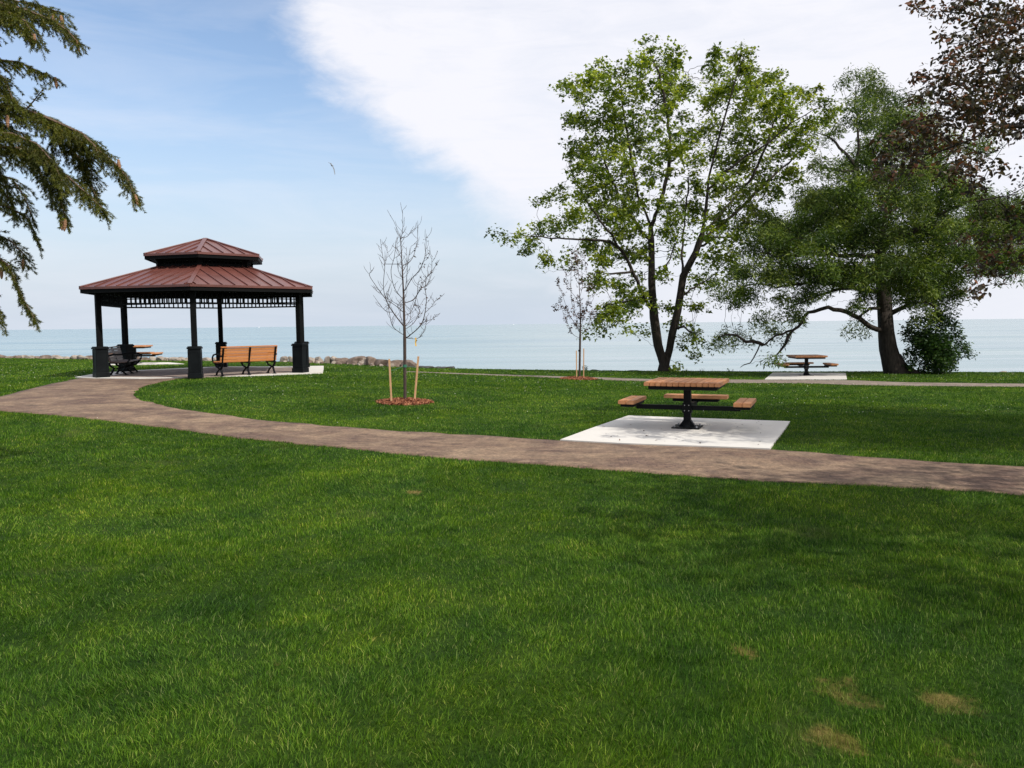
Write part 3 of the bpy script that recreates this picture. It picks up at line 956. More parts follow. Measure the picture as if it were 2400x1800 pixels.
def clump_points(clumps, conv, depth, half_depth, per, cx, halfw, dens=1.0, dbias=None):
    """attractors inside blobs; blob centres get a real depth inside the crown"""
    pts = []
    for c_ in clumps:
        x, y, r_ = c_[:3]
        px, py = conv(x, y)
        rel = min(0.95, abs(x - cx) / halfw)
        hd = half_depth * math.sqrt(1 - rel * rel)
        reps = 2 if r_ > 45 else 1
        for rep in range(reps):
            dd = random.uniform(-hd, hd) if len(c_) < 4 else c_[3]
            Y = depth + dd
            c0 = at(px, py, Y)
            rw = r_ / (conv(1, 0)[0] - conv(0, 0)[0]) ** -1 if False else r_ * (conv(1, 0)[0] - conv(0, 0)[0]) / F * Y
            n = int(per * (rw / 0.6) ** 1.6) + 3
            for _ in range(n):
                v = Vector((random.gauss(0, 1), random.gauss(0, 1), random.gauss(0, 1))).normalized() * (random.random() ** 0.45)
                pts.append(c0 + Vector((v.x * rw, v.y * rw, v.z * rw * 1.05)))
    return pts

def near_leaves(attr, per, spread, zmin=-9):
    A = np.repeat(np.array([tuple(a) for a in attr]), per, 0)
    A = A + rng.normal(0, spread, A.shape) * np.array([1, 1, 0.8])
    return A[A[:, 2] > zmin]

def clusters(attr, k, per, spread, zmin=-9, sag=0.0, seed=1):
    """leaf sprays: every k-th attractor carries one spray of its own size and tint"""
    r_ = np.random.default_rng(seed)
    P = np.array([tuple(a) for a in attr[::k]])
    n = len(P)
    cnt = np.clip((per * r_.lognormal(0, 0.45, n)).astype(int), 3, per * 3)
    sp = spread * r_.uniform(0.65, 1.35, n)
    tint = r_.normal(0, 0.22, n)
    idx = np.repeat(np.arange(n), cnt)
    g = r_.normal(0, 1, (len(idx), 3)) * np.array([1.1, 1.1, 0.62])
    g *= (np.minimum(1, 1.7 / (np.linalg.norm(g, axis=1) + 1e-6)))[:, None]
    A = P[idx] + g * sp[idx, None]
    A[:, 2] -= sag * (g[:, 0] ** 2 + g[:, 1] ** 2) * sp[idx]      # sprays droop at their rims
    rn = np.clip(r_.uniform(0.1, 0.9, len(idx)) + tint[idx] + 0.10 * g[:, 2], 0, 1)
    ok = A[:, 2] > zmin
    return A[ok], rn[ok]

def twig_leaves(sk, rmax, per, spread, zmin=None):
    pos = []
    for i, q in enumerate(sk.p):
        if sk.r[i] <= rmax:
            n = per if isinstance(per, int) else int(per + random.random())
            for _ in range(n):
                pos.append((q.x + random.gauss(0, spread), q.y + random.gauss(0, spread), q.z + random.gauss(0, spread * 0.8)))
    pos = np.array(pos)
    if zmin is not None: pos = pos[pos[:, 2] > zmin]
    return pos

def Tr(conv, pts, Y0, Y1=None):
    Y1 = Y0 if Y1 is None else Y1
    n = len(pts)
    return [at(*conv(*p_), Y0 + (Y1 - Y0) * (i / max(1, n - 1))) for i, p_ in enumerate(pts)]

# ------------------------------------------------------------------ maple
def zm(x, y): return (1130 + x / 1.975, 60 + y / 1.975)
gM = on_ground(*zm(848, 1601)); YM = float(gM[1])
mroot = empty('maple_tree', (gM[0], gM[1], float(land(*gM))))
tag(mroot, 'tall bright green maple with a forked trunk standing at the shoreline', 'tree')
random.seed(11)
sk = Skeleton()
base = Vector((gM[0], gM[1], float(land(*gM)) - 0.15))
sk.add_poly([base, at(*zm(840, 1560), YM)] + Tr(zm, [(815, 1480), (795, 1350), (785, 1200), (785, 1050), (780, 930), (772, 820), (776, 690)], YM, YM + 0.6), 0.3)
sk.add_poly([at(*zm(846, 1575), YM)] + Tr(zm, [(868, 1500), (880, 1430), (905, 1320), (930, 1160), (990, 1050), (1020, 960), (1035, 850), (1050, 700), (1090, 540), (1130, 400), (1170, 260), (1215, 130)], YM, YM - 1.5), 0.3)
for pts, y0, y1 in [
    ([(790, 1330), (730, 1210), (680, 1100), (630, 1020), (560, 920), (470, 800), (400, 640)], 0, -1.8),
    ([(620, 1005), (480, 992), (350, 985), (210, 972), (120, 960)], -0.6, -1.5),
    ([(783, 930), (830, 800), (865, 660), (870, 520), (850, 380), (820, 220), (770, 110)], 0.3, 1.2),
    ([(780, 930), (720, 780), (690, 620), (660, 430), (640, 260)], 0.4, -1.2),
    ([(776, 1000), (700, 900), (600, 720), (520, 480), (430, 300)], 0.3, 2.2),
    ([(868, 640), (900, 600), (960, 520)], 0.6, 1.2),
    ([(1025, 960), (1150, 820), (1250, 700), (1320, 540), (1370, 400), (1400, 300)], -0.8, 1.0),
    ([(1040, 760), (1120, 680), (1230, 600), (1330, 540), (1430, 450), (1570, 370)], -0.9, -2.4),
    ([(1010, 1000), (1180, 860), (1290, 750), (1400, 650), (1500, 560)], -0.5, 2.4),
    ([(930, 1160), (925, 1040), (935, 900), (960, 700)], -0.3, 2.0),
    ([(1000, 1030), (1080, 980), (1180, 980), (1280, 900)], -0.4, -2.8),
    ([(890, 1400), (930, 1395), (985, 1430), (1000, 1500)], -0.2, -1.0),
    ([(790, 1250), (700, 1270), (600, 1290), (520, 1350)], 0.2, -1.4),
    ([(787, 1180), (850, 1120), (900, 1000)], 0.2, 2.0),
    ([(700, 1140), (600, 1150), (520, 1140)], -0.5, -2.5),
    ([(915, 1260), (1000, 1200), (1090, 1140)], -0.3, 1.5),
]:
    sk.add_poly(Tr(zm, pts, YM + y0, YM + y1), 0.3, jit=0.02, mr=(0.06, 0.010))
MAPLE = [(760,80,45),(880,130,50),(740,160,60),(850,200,70),(550,200,55),(640,200,45),(430,290,65),(520,270,65),(360,285,35),(630,300,70),(740,280,60),(870,300,70),(960,270,55),(1075,130,45),(1240,110,45),(1180,150,50),(1065,200,55),(1230,200,60),(1130,280,80),(1260,290,70),(1350,240,50),(1400,320,70),(1480,320,50),(1570,325,45),(1610,400,50),(1530,440,60),(1420,430,60),(1330,400,70),(1220,390,80),(1050,350,55),(400,430,45),(480,440,65),(590,430,80),(700,420,80),(830,400,80),(930,420,45),(420,540,45),(500,560,65),(610,540,80),(720,530,70),(860,520,80),(970,530,50),(1060,470,60),(1170,500,80),(1300,520,80),(1420,560,80),(1490,560,50),(430,635,55),(540,650,80),(660,640,80),(960,610,45),(1060,600,55),(1180,620,80),(1300,660,80),(1420,670,65),(370,770,45),(300,800,45),(240,820,22),(470,760,65),(580,760,80),(680,770,65),(900,760,45),(1000,720,55),(1120,740,80),(1240,780,80),(1340,760,55),(420,880,65),(530,870,80),(640,860,80),(735,840,45),(330,925,50),(255,930,35),(100,960,30),(60,945,16),(130,1000,22),(190,965,35),(235,1000,40),(205,1045,25),(900,860,60),(1000,850,60),(1100,870,70),(1220,880,80),(1310,880,60),(300,1050,40),(300,1120,40),(400,1080,45),(500,1000,60),(620,960,60),(700,950,60),(860,960,60),(960,960,45),(1080,960,55),(1180,980,60),(560,1080,60),(660,1060,60),(750,1050,50),(880,1060,45),(1060,1060,55),(1140,1090,50),(540,1180,55),(640,1200,55),(720,1160,35),(830,1160,45),(980,1180,45),(1060,1180,50),(600,1300,55),(540,1340,40),(680,1300,60),(740,1250,50),(490,1420,30),(560,1400,38),(640,1390,38),(740,1400,28),(845,1290,40),(980,1290,35),(880,1350,30),(960,1400,45),(1000,1440,35),(930,1480,45),(985,1530,40),(900,1560,24),(800,600,50),(760,660,45),(830,690,40),(890,680,35),(700,850,45),(810,800,40),(860,860,45),(900,580,40),(770,740,40),(930,820,40),(990,640,40)]
attr = clump_points(MAPLE, zm, YM, 4.6, 24, 820, 800)
sk.colonize(attr, 0.20, 2.4, 0.22, 75, droop=0.02, jit=0.25)
sk.radii(0.0060, 2.15, 0.30)
sk.mesh('trunk', M['bark_dark'], None)
trunk_o = bpy.data.objects['trunk']
def adopt(o, root):
    o.parent = root
    o.matrix_parent_inverse = Matrix.Translation(root.location).inverted()
adopt(trunk_o, mroot)
M['maple_leaf'] = leaf_mat('maple_leaf', [(0.0, (0.050, 0.088, 0.010)), (0.4, (0.110, 0.168, 0.018)), (0.75, (0.215, 0.275, 0.032)), (1.0, (0.34, 0.39, 0.07))], 0.45, (1.5, 1.4, 0.6), 0.35)
pos, rn_ = clusters(attr, 3, 28, 0.18, -0.3, 0.22, 3)
adopt(leaf_mesh('crown', pos, 0.150, M['maple_leaf'], None, LEAF_MAPLE, TRI_MAPLE, droop=0.25, flat=0.65, rn=rn_), mroot)
print('maple nodes', len(sk.p), 'leaves', len(pos))

# ------------------------------------------------------------------ leaning willow like tree
def zw(x, y): return (1600 + x / 2.1825, 140 + y / 2.1825)
gW = on_ground(*zw(1075, 1606)); YW = float(gW[1])
wroot = empty('leaning_tree', (gW[0], gW[1], float(land(*gW))))
tag(wroot, 'dark spreading narrow leaved tree with a thick leaning trunk and long low limbs', 'tree')
random.seed(23)
sk = Skeleton()
base = Vector((gW[0] + 0.15, gW[1], float(land(*gW)) - 0.3))
sk.add_poly([base] + Tr(zw, [(1064, 1570), (1047, 1480), (1040, 1350), (1026, 1200), (1015, 1050), (1010, 950), (1040, 800), (1075, 650), (1070, 480), (1085, 300), (1090, 190)], YW, YW + 0.4), 0.3)
# leaning root swell towards the right
for pts, y0, y1 in [
    ([(1016, 1400), (930, 1345), (840, 1290), (740, 1265), (640, 1290), (590, 1370), (480, 1410), (400, 1470), (340, 1540), (290, 1575)], 0, -1.5),
    ([(550, 1390), (520, 1450), (480, 1520)], -0.9, -1.2),
    ([(420, 1450), (330, 1440), (255, 1400), (190, 1420)], -1.1, -1.6),
    ([(1030, 1270), (960, 1272), (915, 1300), (895, 1345)], 0, -0.6),
    ([(1022, 1190), (880, 1172), (720, 1135), (600, 1145), (480, 1165), (380, 1150), (260, 1170)], 0, 0.8),
    ([(880, 1172), (760, 1180), (660, 1220), (560, 1260)], 0.1, 1.6),
    ([(1010, 1010), (900, 1000), (800, 1000), (640, 990), (520, 1010), (400, 990)], 0, -2.4),
    ([(800, 1000), (700, 960), (600, 930), (480, 880)], -1.0, -1.0),
    ([(1010, 960), (900, 900), (780, 830), (640, 720)], 0, 1.8),
    ([(1074, 1300), (1110, 1270), (1160, 1240), (1240, 1235), (1320, 1290)], 0, -1.0),
    ([(1030, 900), (930, 740), (895, 560), (900, 400), (885, 260), (890, 130)], 0, 0.9),
    ([(895, 560), (830, 480), (760, 400), (700, 370)], 0.4, 0.4),
    ([(880, 580), (800, 560), (700, 550)], 0.4, -0.5),
    ([(1050, 930), (1220, 860), (1300, 790), (1500, 720), (1700, 690)], 0, -1.8),
    ([(1230, 855), (1380, 850), (1500, 900), (1620, 950), (1760, 870)], -0.7, 0.6),
    ([(1060, 760), (1150, 600), (1200, 400), (1230, 300)], 0.1, 2.2),
    ([(1060, 700), (1250, 560), (1400, 460), (1560, 420)], 0.1, -1.2),
    ([(1030, 1080), (1180, 1060), (1320, 1100), (1380, 1200)], 0, 1.6),
    ([(1020, 1130), (1100, 1130), (1200, 1180)], 0, -1.6),
    ([(1055, 730), (950, 620), (980, 450)], 0.1, -1.6),
]:
    sk.add_poly(Tr(zw, pts, YW + y0, YW + y1), 0.28, jit=0.03, mr=((0.11, 0.012) if len(pts) > 4 else (0.08, 0.02)))
WIL = [(850,300,35),(930,420,45),(1000,300,50),(1060,230,45),(1150,330,60),(1250,340,60),(1210,190,40),(830,200,30),(900,280,40),(1080,460,60),(1200,480,70),(860,440,35),(880,90,45),(950,110,50),(820,110,30),(1000,170,50),(940,220,50),(1080,190,45),(1150,170,40),(1100,270,60),(1200,270,60),(960,330,50),(1030,380,60),(740,360,40),(790,370,30),(700,400,30),(700,530,35),(760,540,35),(820,540,40),(900,480,40),(980,480,60),(1130,400,70),(1250,400,70),(1350,420,60),(1500,430,60),(640,690,50),(720,645,45),(780,680,60),(860,620,50),(940,600,70),(1050,560,70),(1170,560,80),(1290,560,70),(1400,640,70),(1500,720,70),(1600,740,70),(1700,760,70),(600,800,60),(700,780,80),(820,780,80),(940,740,80),(1060,700,80),(1180,720,80),(1300,720,80),(430,830,50),(500,870,70),(400,900,70),(600,900,80),(720,900,80),(840,900,80),(960,880,80),(1080,860,80),(1200,860,80),(1320,840,80),(1440,820,70),(1560,860,70),(1680,860,70),(1780,800,70),(1860,860,60),(1780,900,70),(360,960,50),(480,960,60),(560,1080,60),(460,1070,60),(350,1060,60),(700,1060,70),(820,1070,80),(940,1080,80),(1080,1020,80),(1200,1020,80),(1320,980,80),(1440,960,60),(1540,990,55),(1640,960,50),(1740,980,50),(1600,1040,45),(1680,1050,45),(1490,1070,45),(280,1080,45),(220,1160,45),(300,1170,55),(380,1180,40),(200,1215,35),(280,1250,35),(520,1200,45),(620,1210,55),(700,1200,40),(560,1260,45),(440,1320,35),(480,1360,45),(400,1340,35),(620,1310,40),(290,1400,40),(220,1400,40),(180,1430,28),(1080,1130,70),(1200,1120,80),(1320,1110,75),(1380,1190,50),(1280,1200,60),(1160,1190,55),(950,1180,45),(900,1240,35),(925,1320,20),(890,1350,18),(480,1500,28),(475,1530,22),(1340,1270,40),(1240,1270,40)]
attr = clump_points(WIL + [(c[0] + 25, c[1] + 20, c[2]) for c in WIL if 400 < c[0] < 1800 and 480 < c[1] < 1150], zw, YW, 4.6, 21, 1000, 850)
sk.colonize(attr, 0.20, 2.4, 0.22, 75, droop=0.04, jit=0.26)
sk.radii(0.0055, 2.15, 0.30)
# thick lower trunk that flares and drags out to the right at the ground
tr_w = sk.mesh('trunk', M['bark_dark'], None); adopt(tr_w, wroot)
mb = MB()
zb = float(land(*gW))
mb.tube([at(*zw(1040, 1290), YW), at(*zw(1043, 1390), YW), at(*zw(1052, 1470), YW), at(*zw(1066, 1535), YW), at(*zw(1084, 1585), YW), at(*zw(1098, 1635), YW)], [0.25, 0.295, 0.335, 0.385, 0.45, 0.53], 16)
mb.tube([at(*zw(1080, 1530), YW), at(*zw(1120, 1580), YW), at(*zw(1170, 1600), YW - .1), at(*zw(1235, 1614), YW - .2)], [0.34, 0.27, 0.19, 0.08], 12)
adopt(mb.build('root_flare', M['bark_dark'], None, smooth=True), wroot)
M['willow_leaf'] = leaf_mat('willow_leaf', [(0.0, (0.024, 0.050, 0.010)), (0.5, (0.066, 0.112, 0.018)), (0.85, (0.155, 0.215, 0.040)), (1.0, (0.27, 0.32, 0.10))], 0.38, (1.4, 1.35, 0.6), 0.4)
z_top = at(*zw(1000, 540), YW).z
attr_ = [q for q in attr if q.z < z_top or random.random() < 0.85]
pos, rn_ = clusters(attr_, 4, 125, 0.27, 0.0, 0.25, 4)
adopt(leaf_mesh('crown', pos, 0.155, M['willow_leaf'], None, LEAF_NARROW, TRI_NARROW, droop=0.45, flat=0.4, rn=rn_), wroot)
print('willow nodes', len(sk.p), 'leaves', len(pos))

# ------------------------------------------------------------------ bush beside the trunk
gB_ = on_ground(*zw(1290, 1606)); YB = float(gB_[1])
broot = empty('bush', (gB_[0], gB_[1], float(land(*gB_))))
tag(broot, 'dense dark green bush growing right of the leaning trunk', 'bush')
random.seed(5)
sk = Skeleton()
b0 = Vector((gB_[0], gB_[1], float(land(*gB_)) - 0.1))
sk.add_poly([b0] + Tr(zw, [(1290, 1540), (1285, 1450), (1300, 1340)], YB), 0.2)
for pts in ([(1290, 1560), (1230, 1480), (1180, 1400)], [(1290, 1560), (1360, 1490), (1390, 1400)], [(1290, 1580), (1240, 1560), (1200, 1540)], [(1290, 1560), (1380, 1520), (1450, 1480)]):
    sk.add_poly(Tr(zw, pts, YB, YB + random.uniform(-.6, .6)), 0.2)
BUSH = [(1150,1390,34),(1200,1345,40),(1290,1325,55),(1365,1340,45),(1200,1430,55),(1300,1420,70),(1385,1420,45),(1435,1465,28),(1460,1500,18),(1180,1500,45),(1280,1520,70),(1360,1500,55),(1240,1565,45),(1310,1580,45),(1370,1575,28),(1300,1480,60),(1250,1460,60),(1330,1540,50),(1170,1560,24)]
attr = clump_points(BUSH, zw, YB, 1.1, 45, 1290, 170)
sk.colonize(attr, 0.14, 1.5, 0.15, 60, jit=0.25)
sk.radii(0.005, 2.2, 0.07)
adopt(sk.mesh('stem', M['bark_dark'], None), broot)
M['bush_leaf'] = leaf_mat('bush_leaf', [(0.0, (0.018, 0.048, 0.012)), (0.6, (0.035, 0.080, 0.018)), (1.0, (0.085, 0.140, 0.030))], 0.3, (1.2, 1.3, 0.7), 0.8)
pos = near_leaves(attr, 17, 0.11)
adopt(leaf_mesh('foliage', pos, 0.11, M['bush_leaf'], None, LEAF_OVAL, TRI_OVAL, droop=0.1, flat=0.5), broot)
print('bush leaves', len(pos))

# ------------------------------------------------------------------ purple leaved tree reaching in from the right
def zp(x, y): return (2000 + x / 2.305, y / 2.305)
YP = 11.2
PX, PY = 10.2, 11.0
proot = empty('purple_leaf_tree', (PX, PY, float(land(PX, PY))))
tag(proot, 'reddish purple leaved tree reaching in from the upper right edge', 'tree')
random.seed(31)
sk = Skeleton()
sk.add_poly([Vector((PX, PY, -0.4)), Vector((PX - .05, PY, 1.6)), Vector((PX - .1, PY, 2.4)), Vector((PX - .4, PY + .1, 4.2)), Vector((PX - .5, PY + .1, 6.5)), Vector((PX - .4, PY, 8.6))], 0.22)
def limb(start, pts, Y0, Y1): sk.add_poly([Vector(start)] + Tr(zp, pts, Y0, Y1), 0.22, jit=0.012)
limb((PX - .2, PY, 3.3), [(1150, 780), (922, 690), (760, 690), (640, 750), (540, 790), (440, 820), (340, 840), (260, 850), (150, 840)], PY, YP - .4)
limb((PX - .4, PY, 5.2), [(1100, 180), (922, 140), (780, 95), (600, 75), (480, 60), (330, 50)], PY, YP + .5)
limb((PX - .15, PY, 2.7), [(1180, 1000), (1000, 1000), (922, 1020), (840, 1060), (720, 1140), (640, 1250), (600, 1330)], PY, YP - .3)
limb((PX - .3, PY, 4.2), [(1150, 480), (980, 440), (820, 380), (680, 400), (520, 430), (400, 420)], PY, YP + 1.0)
limb((PX - .1, PY, 2.4), [(1180, 1230), (1000, 1250), (922, 1265), (820, 1320), (760, 1400), (700, 1460)], PY, YP + .3)
limb((PX - .1, PY, 2.35), [(1180, 1340), (1000, 1340), (922, 1360), (850, 1440), (760, 1530), (640, 1590)], PY, YP - .5)
for pts, a_, b__ in [([(900, 700), (800, 800), (720, 900), (690, 1010)], -.1, .5), ([(440, 820), (340, 900), (240, 1020), (140, 1130)], -.2, .3), ([(760, 690), (660, 610), (560, 560), (450, 520)], -.1, -.8), ([(780, 380), (640, 320), (520, 300)], .6, .2), ([(700, 85), (600, 160), (500, 190)], .2, -.2), ([(560, 785), (430, 720), (300, 680)], -.2, .5), ([(640, 750), (600, 850), (540, 950)], -.2, .6), ([(760, 690), (820, 560), (840, 480)], -.1, -1)]:
    sk.add_poly(Tr(zp, pts, YP + a_, YP + b__), 0.22, jit=0.012)
PUR = [(300,40,25),(380,30,45),(480,60,45),(600,20,70),(560,100,28),(720,60,80),(860,60,80),(480,190,28),(540,160,28),(600,205,26),(720,180,65),(850,180,80),(500,310,38),(580,290,48),(680,300,70),(800,320,80),(900,320,60),(370,420,45),(350,400,28),(460,440,50),(560,420,55),(680,430,70),(800,450,80),(900,460,60),(400,500,45),(520,530,60),(640,550,70),(760,560,70),(870,580,70),(330,640,45),(420,640,60),(540,650,60),(660,660,70),(780,680,70),(890,690,60),(200,740,45),(280,730,50),(220,820,45),(330,800,60),(440,760,60),(560,770,50),(600,880,50),(700,860,40),(330,880,50),(220,900,35),(130,860,35),(120,930,30),(540,950,40),(640,960,40),(700,1020,28),(820,900,38),(890,960,40),(600,1300,40),(700,1330,38),(760,1400,38),(700,1450,34),(850,1300,40),(880,1380,40),(840,1180,38),(780,1480,24),(690,1545,20),(655,1575,10),(870,1450,24),(900,1100,30),(170,1090,24)]
attr = clump_points(PUR, zp, YP, 1.5, 130, 800, 800)
n_in = len(attr)
for _ in range(1100):  # extra unseen foliage, added to deepen the shade right of the near pad
    v = Vector((random.gauss(0, 1), random.gauss(0, 1), random.gauss(0, 1))).normalized() * random.random() ** 0.4
    q = Vector((11.0 + v.x * 3.0, 10.4 + v.y * 2.3, 5.0 + v.z * 1.9))
    ix, iy, dz_ = project(q)
    if not (dz_ > 0 and ix < 2440): attr.append(q)
# remainder of the crown outside the picture, in world space
for _ in range(2600):
    v = Vector((random.gauss(0, 1), random.gauss(0, 1), random.gauss(0, 1))).normalized() * random.random() ** 0.4
    q = Vector((PX + 0.2 + v.x * 3.9, PY + 0.3 + v.y * 3.9, 5.8 + v.z * 3.3))
    ix, iy, dz_ = project(q)
    if dz_ > 0 and ix < 2440 and iy > -40: continue
    if q.x - 0.77 * q.z < 3.3 and 11 < q.y + 0.58 * q.z < 16.5: continue  # gap shaped so the crown's shadow misses the left of the near pad
    attr.append(q)
sk.colonize(attr, 0.13, 1.6, 0.15, 75, jit=0.25)
sk.radii(0.0035, 2.25, 0.17)
adopt(sk.mesh('trunk', M['bark_dark'], None), proot)
M['purple_leaf'] = leaf_mat('purple_leaf', [(0.0, (0.024, 0.024, 0.018)), (0.40, (0.052, 0.042, 0.026)), (0.66, (0.074, 0.074, 0.028)), (0.88, (0.130, 0.068, 0.036)), (1.0, (0.22, 0.095, 0.05))], 0.30, (1.3, 1.05, 0.7), 0.8, rough=0.45, patch_mul=((0.65, 0.80, 0.7), (1.3, 1.0, 0.95)))
pos = np.concatenate([clusters(attr[:n_in], 4, 17, 0.085, -9, .1, 5)[0], near_leaves(attr[n_in:], 36, 0.15), twig_leaves(sk, 0.006, 4, 0.05)])
adopt(leaf_mesh('crown', pos, 0.066, M['purple_leaf'], None, LEAF_OVAL, TRI_OVAL, droop=0.35, flat=0.35), proot)
print('purple nodes', len(sk.p), 'leaves', len(pos))

# ------------------------------------------------------------------ neighbouring tree just outside the right edge
TX, TY = 10.6, 1.8
oroot = empty('lawn_tree', (TX, TY, float(land(TX, TY))))
tag(oroot, 'leafy tree outside the right edge whose crown shades the lawn', 'tree')
random.seed(61)
sk = Skeleton()
sk.add_poly([Vector((TX, TY, -0.4)), Vector((TX, TY, 2.5)), Vector((TX - .2, TY + .2, 5.5)), Vector((TX - .1, TY, 9.5))], 0.3, mr=(0.16, 0.03))
attr = []
for _ in range(1500):
    v = Vector((random.gauss(0, 1), random.gauss(0, 1), random.gauss(0, 1))).normalized() * random.random() ** 0.4
    q = Vector((TX - 0.4 + v.x * 3.7, TY + 0.6 + v.y * 2.9, 7.2 + v.z * 2.3))
    ix, iy, dz_ = project(q)
    if dz_ > 0 and ix < 2500: continue
    if mnoise.noise(q * 0.9) < -0.08: continue
    attr.append(q)
sk.colonize(attr, 0.3, 3.0, 0.32, 50, jit=0.25)
sk.radii(0.006, 2.2, 0.2)
adopt(sk.mesh('trunk', M['bark_dark'], None), oroot)
pos = near_leaves(attr, 10, 0.17)
adopt(leaf_mesh('crown', pos, 0.15, M['maple_leaf'], None, LEAF_MAPLE, TRI_MAPLE), oroot)
print('lawn tree leaves', len(pos))

# ------------------------------------------------------------------ spruce reaching in from the left
def zs(x, y): return (x / 2.075, y / 2.075)
YS = 9.2
SX, SY = -9.6, 9.8
sroot = empty('spruce_tree', (SX, SY, float(land(SX, SY))))
tag(sroot, 'drooping spruce boughs with cones reaching in from the upper left edge', 'tree')
random.seed(41)
trunk_pts = [Vector((SX, SY, -0.3)), Vector((SX, SY, 4)), Vector((SX + .05, SY, 9)), Vector((SX, SY, 14.5))]
mb = MB(); mb.tube(trunk_pts, [0.30, 0.24, 0.14, 0.02], 12)
adopt(mb.build('trunk', M['bark_spruce'], None, smooth=True), sroot)
sticks = MB()      # woody bough axes
TW_A, TW_D, TW_L = [], [], []
BOOST = 1.25    # needle covered twig pieces: start, direction, length
def droop_twig(p0, d0, L, sub=True, dens=1.0, sag=0.55):
    """a needle covered twig that leaves p0 along d0 and sags"""
    step = 0.055; p = p0.copy(); d_ = d0.normalized(); l_ = 0
    k = 0
    while l_ < L:
        st = min(step, L - l_ + 0.01)
        TW_A.append(tuple(p)); TW_D.append(tuple(d_)); TW_L.append(st)
        p = p + d_ * st; l_ += st; k += 1
        d_ = (d_ + Vector((random.gauss(0, .10), random.gauss(0, .10), -sag * st / 0.15 * 0.5 + random.gauss(0, .06)))).normalized()
        if sub and k % 2 == 0 and random.random() < 0.8 * dens and l_ < L * 0.85:
            side = d_.cross(Vector((0, 0, 1)))
            if side.length < 0.1: side = Vector((random.gauss(0, 1), random.gauss(0, 1), 0))
            side.normalize()
            sd_ = (d_ * 0.8 + side * random.choice((-1, 1)) * 0.8 + Vector((0, 0, -0.15))).normalized()
            droop_twig(p.copy(), sd_, L * random.uniform(0.2, 0.45), False)
    return p
def bough(poly, tw_len, dens=1.0, r0=0.022, bare=0.0, coarse=False):
    pts = resample([Vector(q) for q in poly], 0.05 if not coarse else 0.12)
    n = len(pts)
    sticks.tube(pts, [r0 * (1 - 0.8 * i / n) + 0.003 for i in range(n)], 5)
    for i, q in enumerate(pts):
        f_ = i / max(1, n - 1)
        if f_ < bare: continue
        t = (pts[min(i + 1, n - 1)] - pts[max(i - 1, 0)]).normalized()
        side = t.cross(Vector((0, 0, 1))).normalized()
        k = 5 if not coarse else 1
        for _ in range(k):
            if random.random() > dens: continue
            sgn = random.choice((-1, 1))
            d_ = t * random.uniform(0.15, .6) + side * sgn * random.uniform(0.2, 0.75) + Vector((0, 0, random.uniform(-0.6, 0.15)))
            droop_twig(q.copy(), d_, tw_len * BOOST * random.uniform(0.35, 1.2) * (1 - 0.45 * f_), True, 1.0 if not coarse else 0.35, random.uniform(.5, 1.1))
    # end tuft
    droop_twig(pts[-1].copy(), (pts[-1] - pts[-2]), 0.16)
def BT(pts, y0=0.0, y1=0.0): return Tr(zs, pts, YS + y0, YS + y1)
bough(BT([(-260, -20), (-100, -10), (0, 15), (130, 50), (260, 100), (330, 150), (372, 200)], .2, 0), 0.30, 1.0)
bough(BT([(-100, -60), (60, 0), (200, 35), (300, 60)], .5, .4), 0.28, 0.9, 0.012)
bough(BT([(-100, 60), (40, 60), (120, 100), (170, 190)], -.2, -.3), 0.28, 1.0, 0.012)
bough(BT([(-260, 270), (-100, 288), (0, 292), (90, 302), (180, 345), (262, 385)], .3, .2), 0.22, 0.85, 0.014)
bough(BT([(-260, 330), (-60, 340), (20, 380), (60, 480)], -.3, -.3), 0.25, 0.9, 0.014)
bough(BT([(-300, 470), (-100, 500), (0, 515), (100, 530), (200, 560), (300, 605), (400, 650), (480, 730), (560, 795), (615, 860), (650, 940)], 0, 0), 0.34, 1.0, 0.026)
bough(BT([(120, 540), (165, 490), (208, 435)], 0, -.1), 0.09, 0.6, 0.006)
bough(BT([(-300, 680), (-100, 700), (20, 715), (130, 725), (220, 780), (330, 860), (420, 940), (495, 1010)], -.35, -.2), 0.32, 1.0, 0.024, 0.15)
bough(BT([(230, 800), (270, 880), (290, 960), (318, 1060)], -.25, -.25), 0.22, 0.9, 0.01)
bough(BT([(300, 610), (380, 680), (430, 760), (450, 860)], 0, .3), 0.28, 0.9, 0.01)
bough(BT([(200, 560), (260, 640), (300, 740)], 0, .3), 0.28, 0.9, 0.01)
bough(BT([(-100, 600), (20, 610), (110, 650), (170, 720)], .3, .5), 0.26, 0.8, 0.012)
bough(BT([(400, 650), (450, 690), (470, 740)], 0, .3), 0.2, 0.9, 0.008)
bough(BT([(-200, 820), (-40, 840), (60, 870), (120, 960), (150, 1040)], .1, .1), 0.26, 0.5, 0.012)
bough(BT([(-200, 960), (-40, 985), (50, 1010), (130, 1060), (165, 1120), (188, 1185)], -.1, 0), 0.17, 0.8, 0.011)
bough(BT([(-200, 1100), (-40, 1130), (50, 1170), (110, 1230), (120, 1285)], .2, .1), 0.20, 0.85, 0.011)
bough(BT([(-200, 1190), (-40, 1230), (40, 1290), (75, 1370), (110, 1450), (165, 1545)], -.1, 0), 0.22, 0.85, 0.012)
bough(BT([(-200, 1400), (-60, 1430), (-20, 1490), (0, 1560)], 0, 0), 0.2, 0.8, 0.010)
bough(BT([(-100, 640), (60, 650), (180, 700), (260, 790), (300, 880)], -.5, -.5), 0.26, 0.8, 0.012)
bough(BT([(60, 720), (170, 800), (230, 900), (260, 980)], .4, .5), 0.24, 0.7, 0.010)
bough(BT([(330, 700), (400, 790), (440, 900), (480, 985)], .3, .3), 0.24, 0.9, 0.010)
bough(BT([(-150, 880), (-20, 900), (40, 960), (70, 1040)], .3, .3), 0.24, 0.7, 0.010)
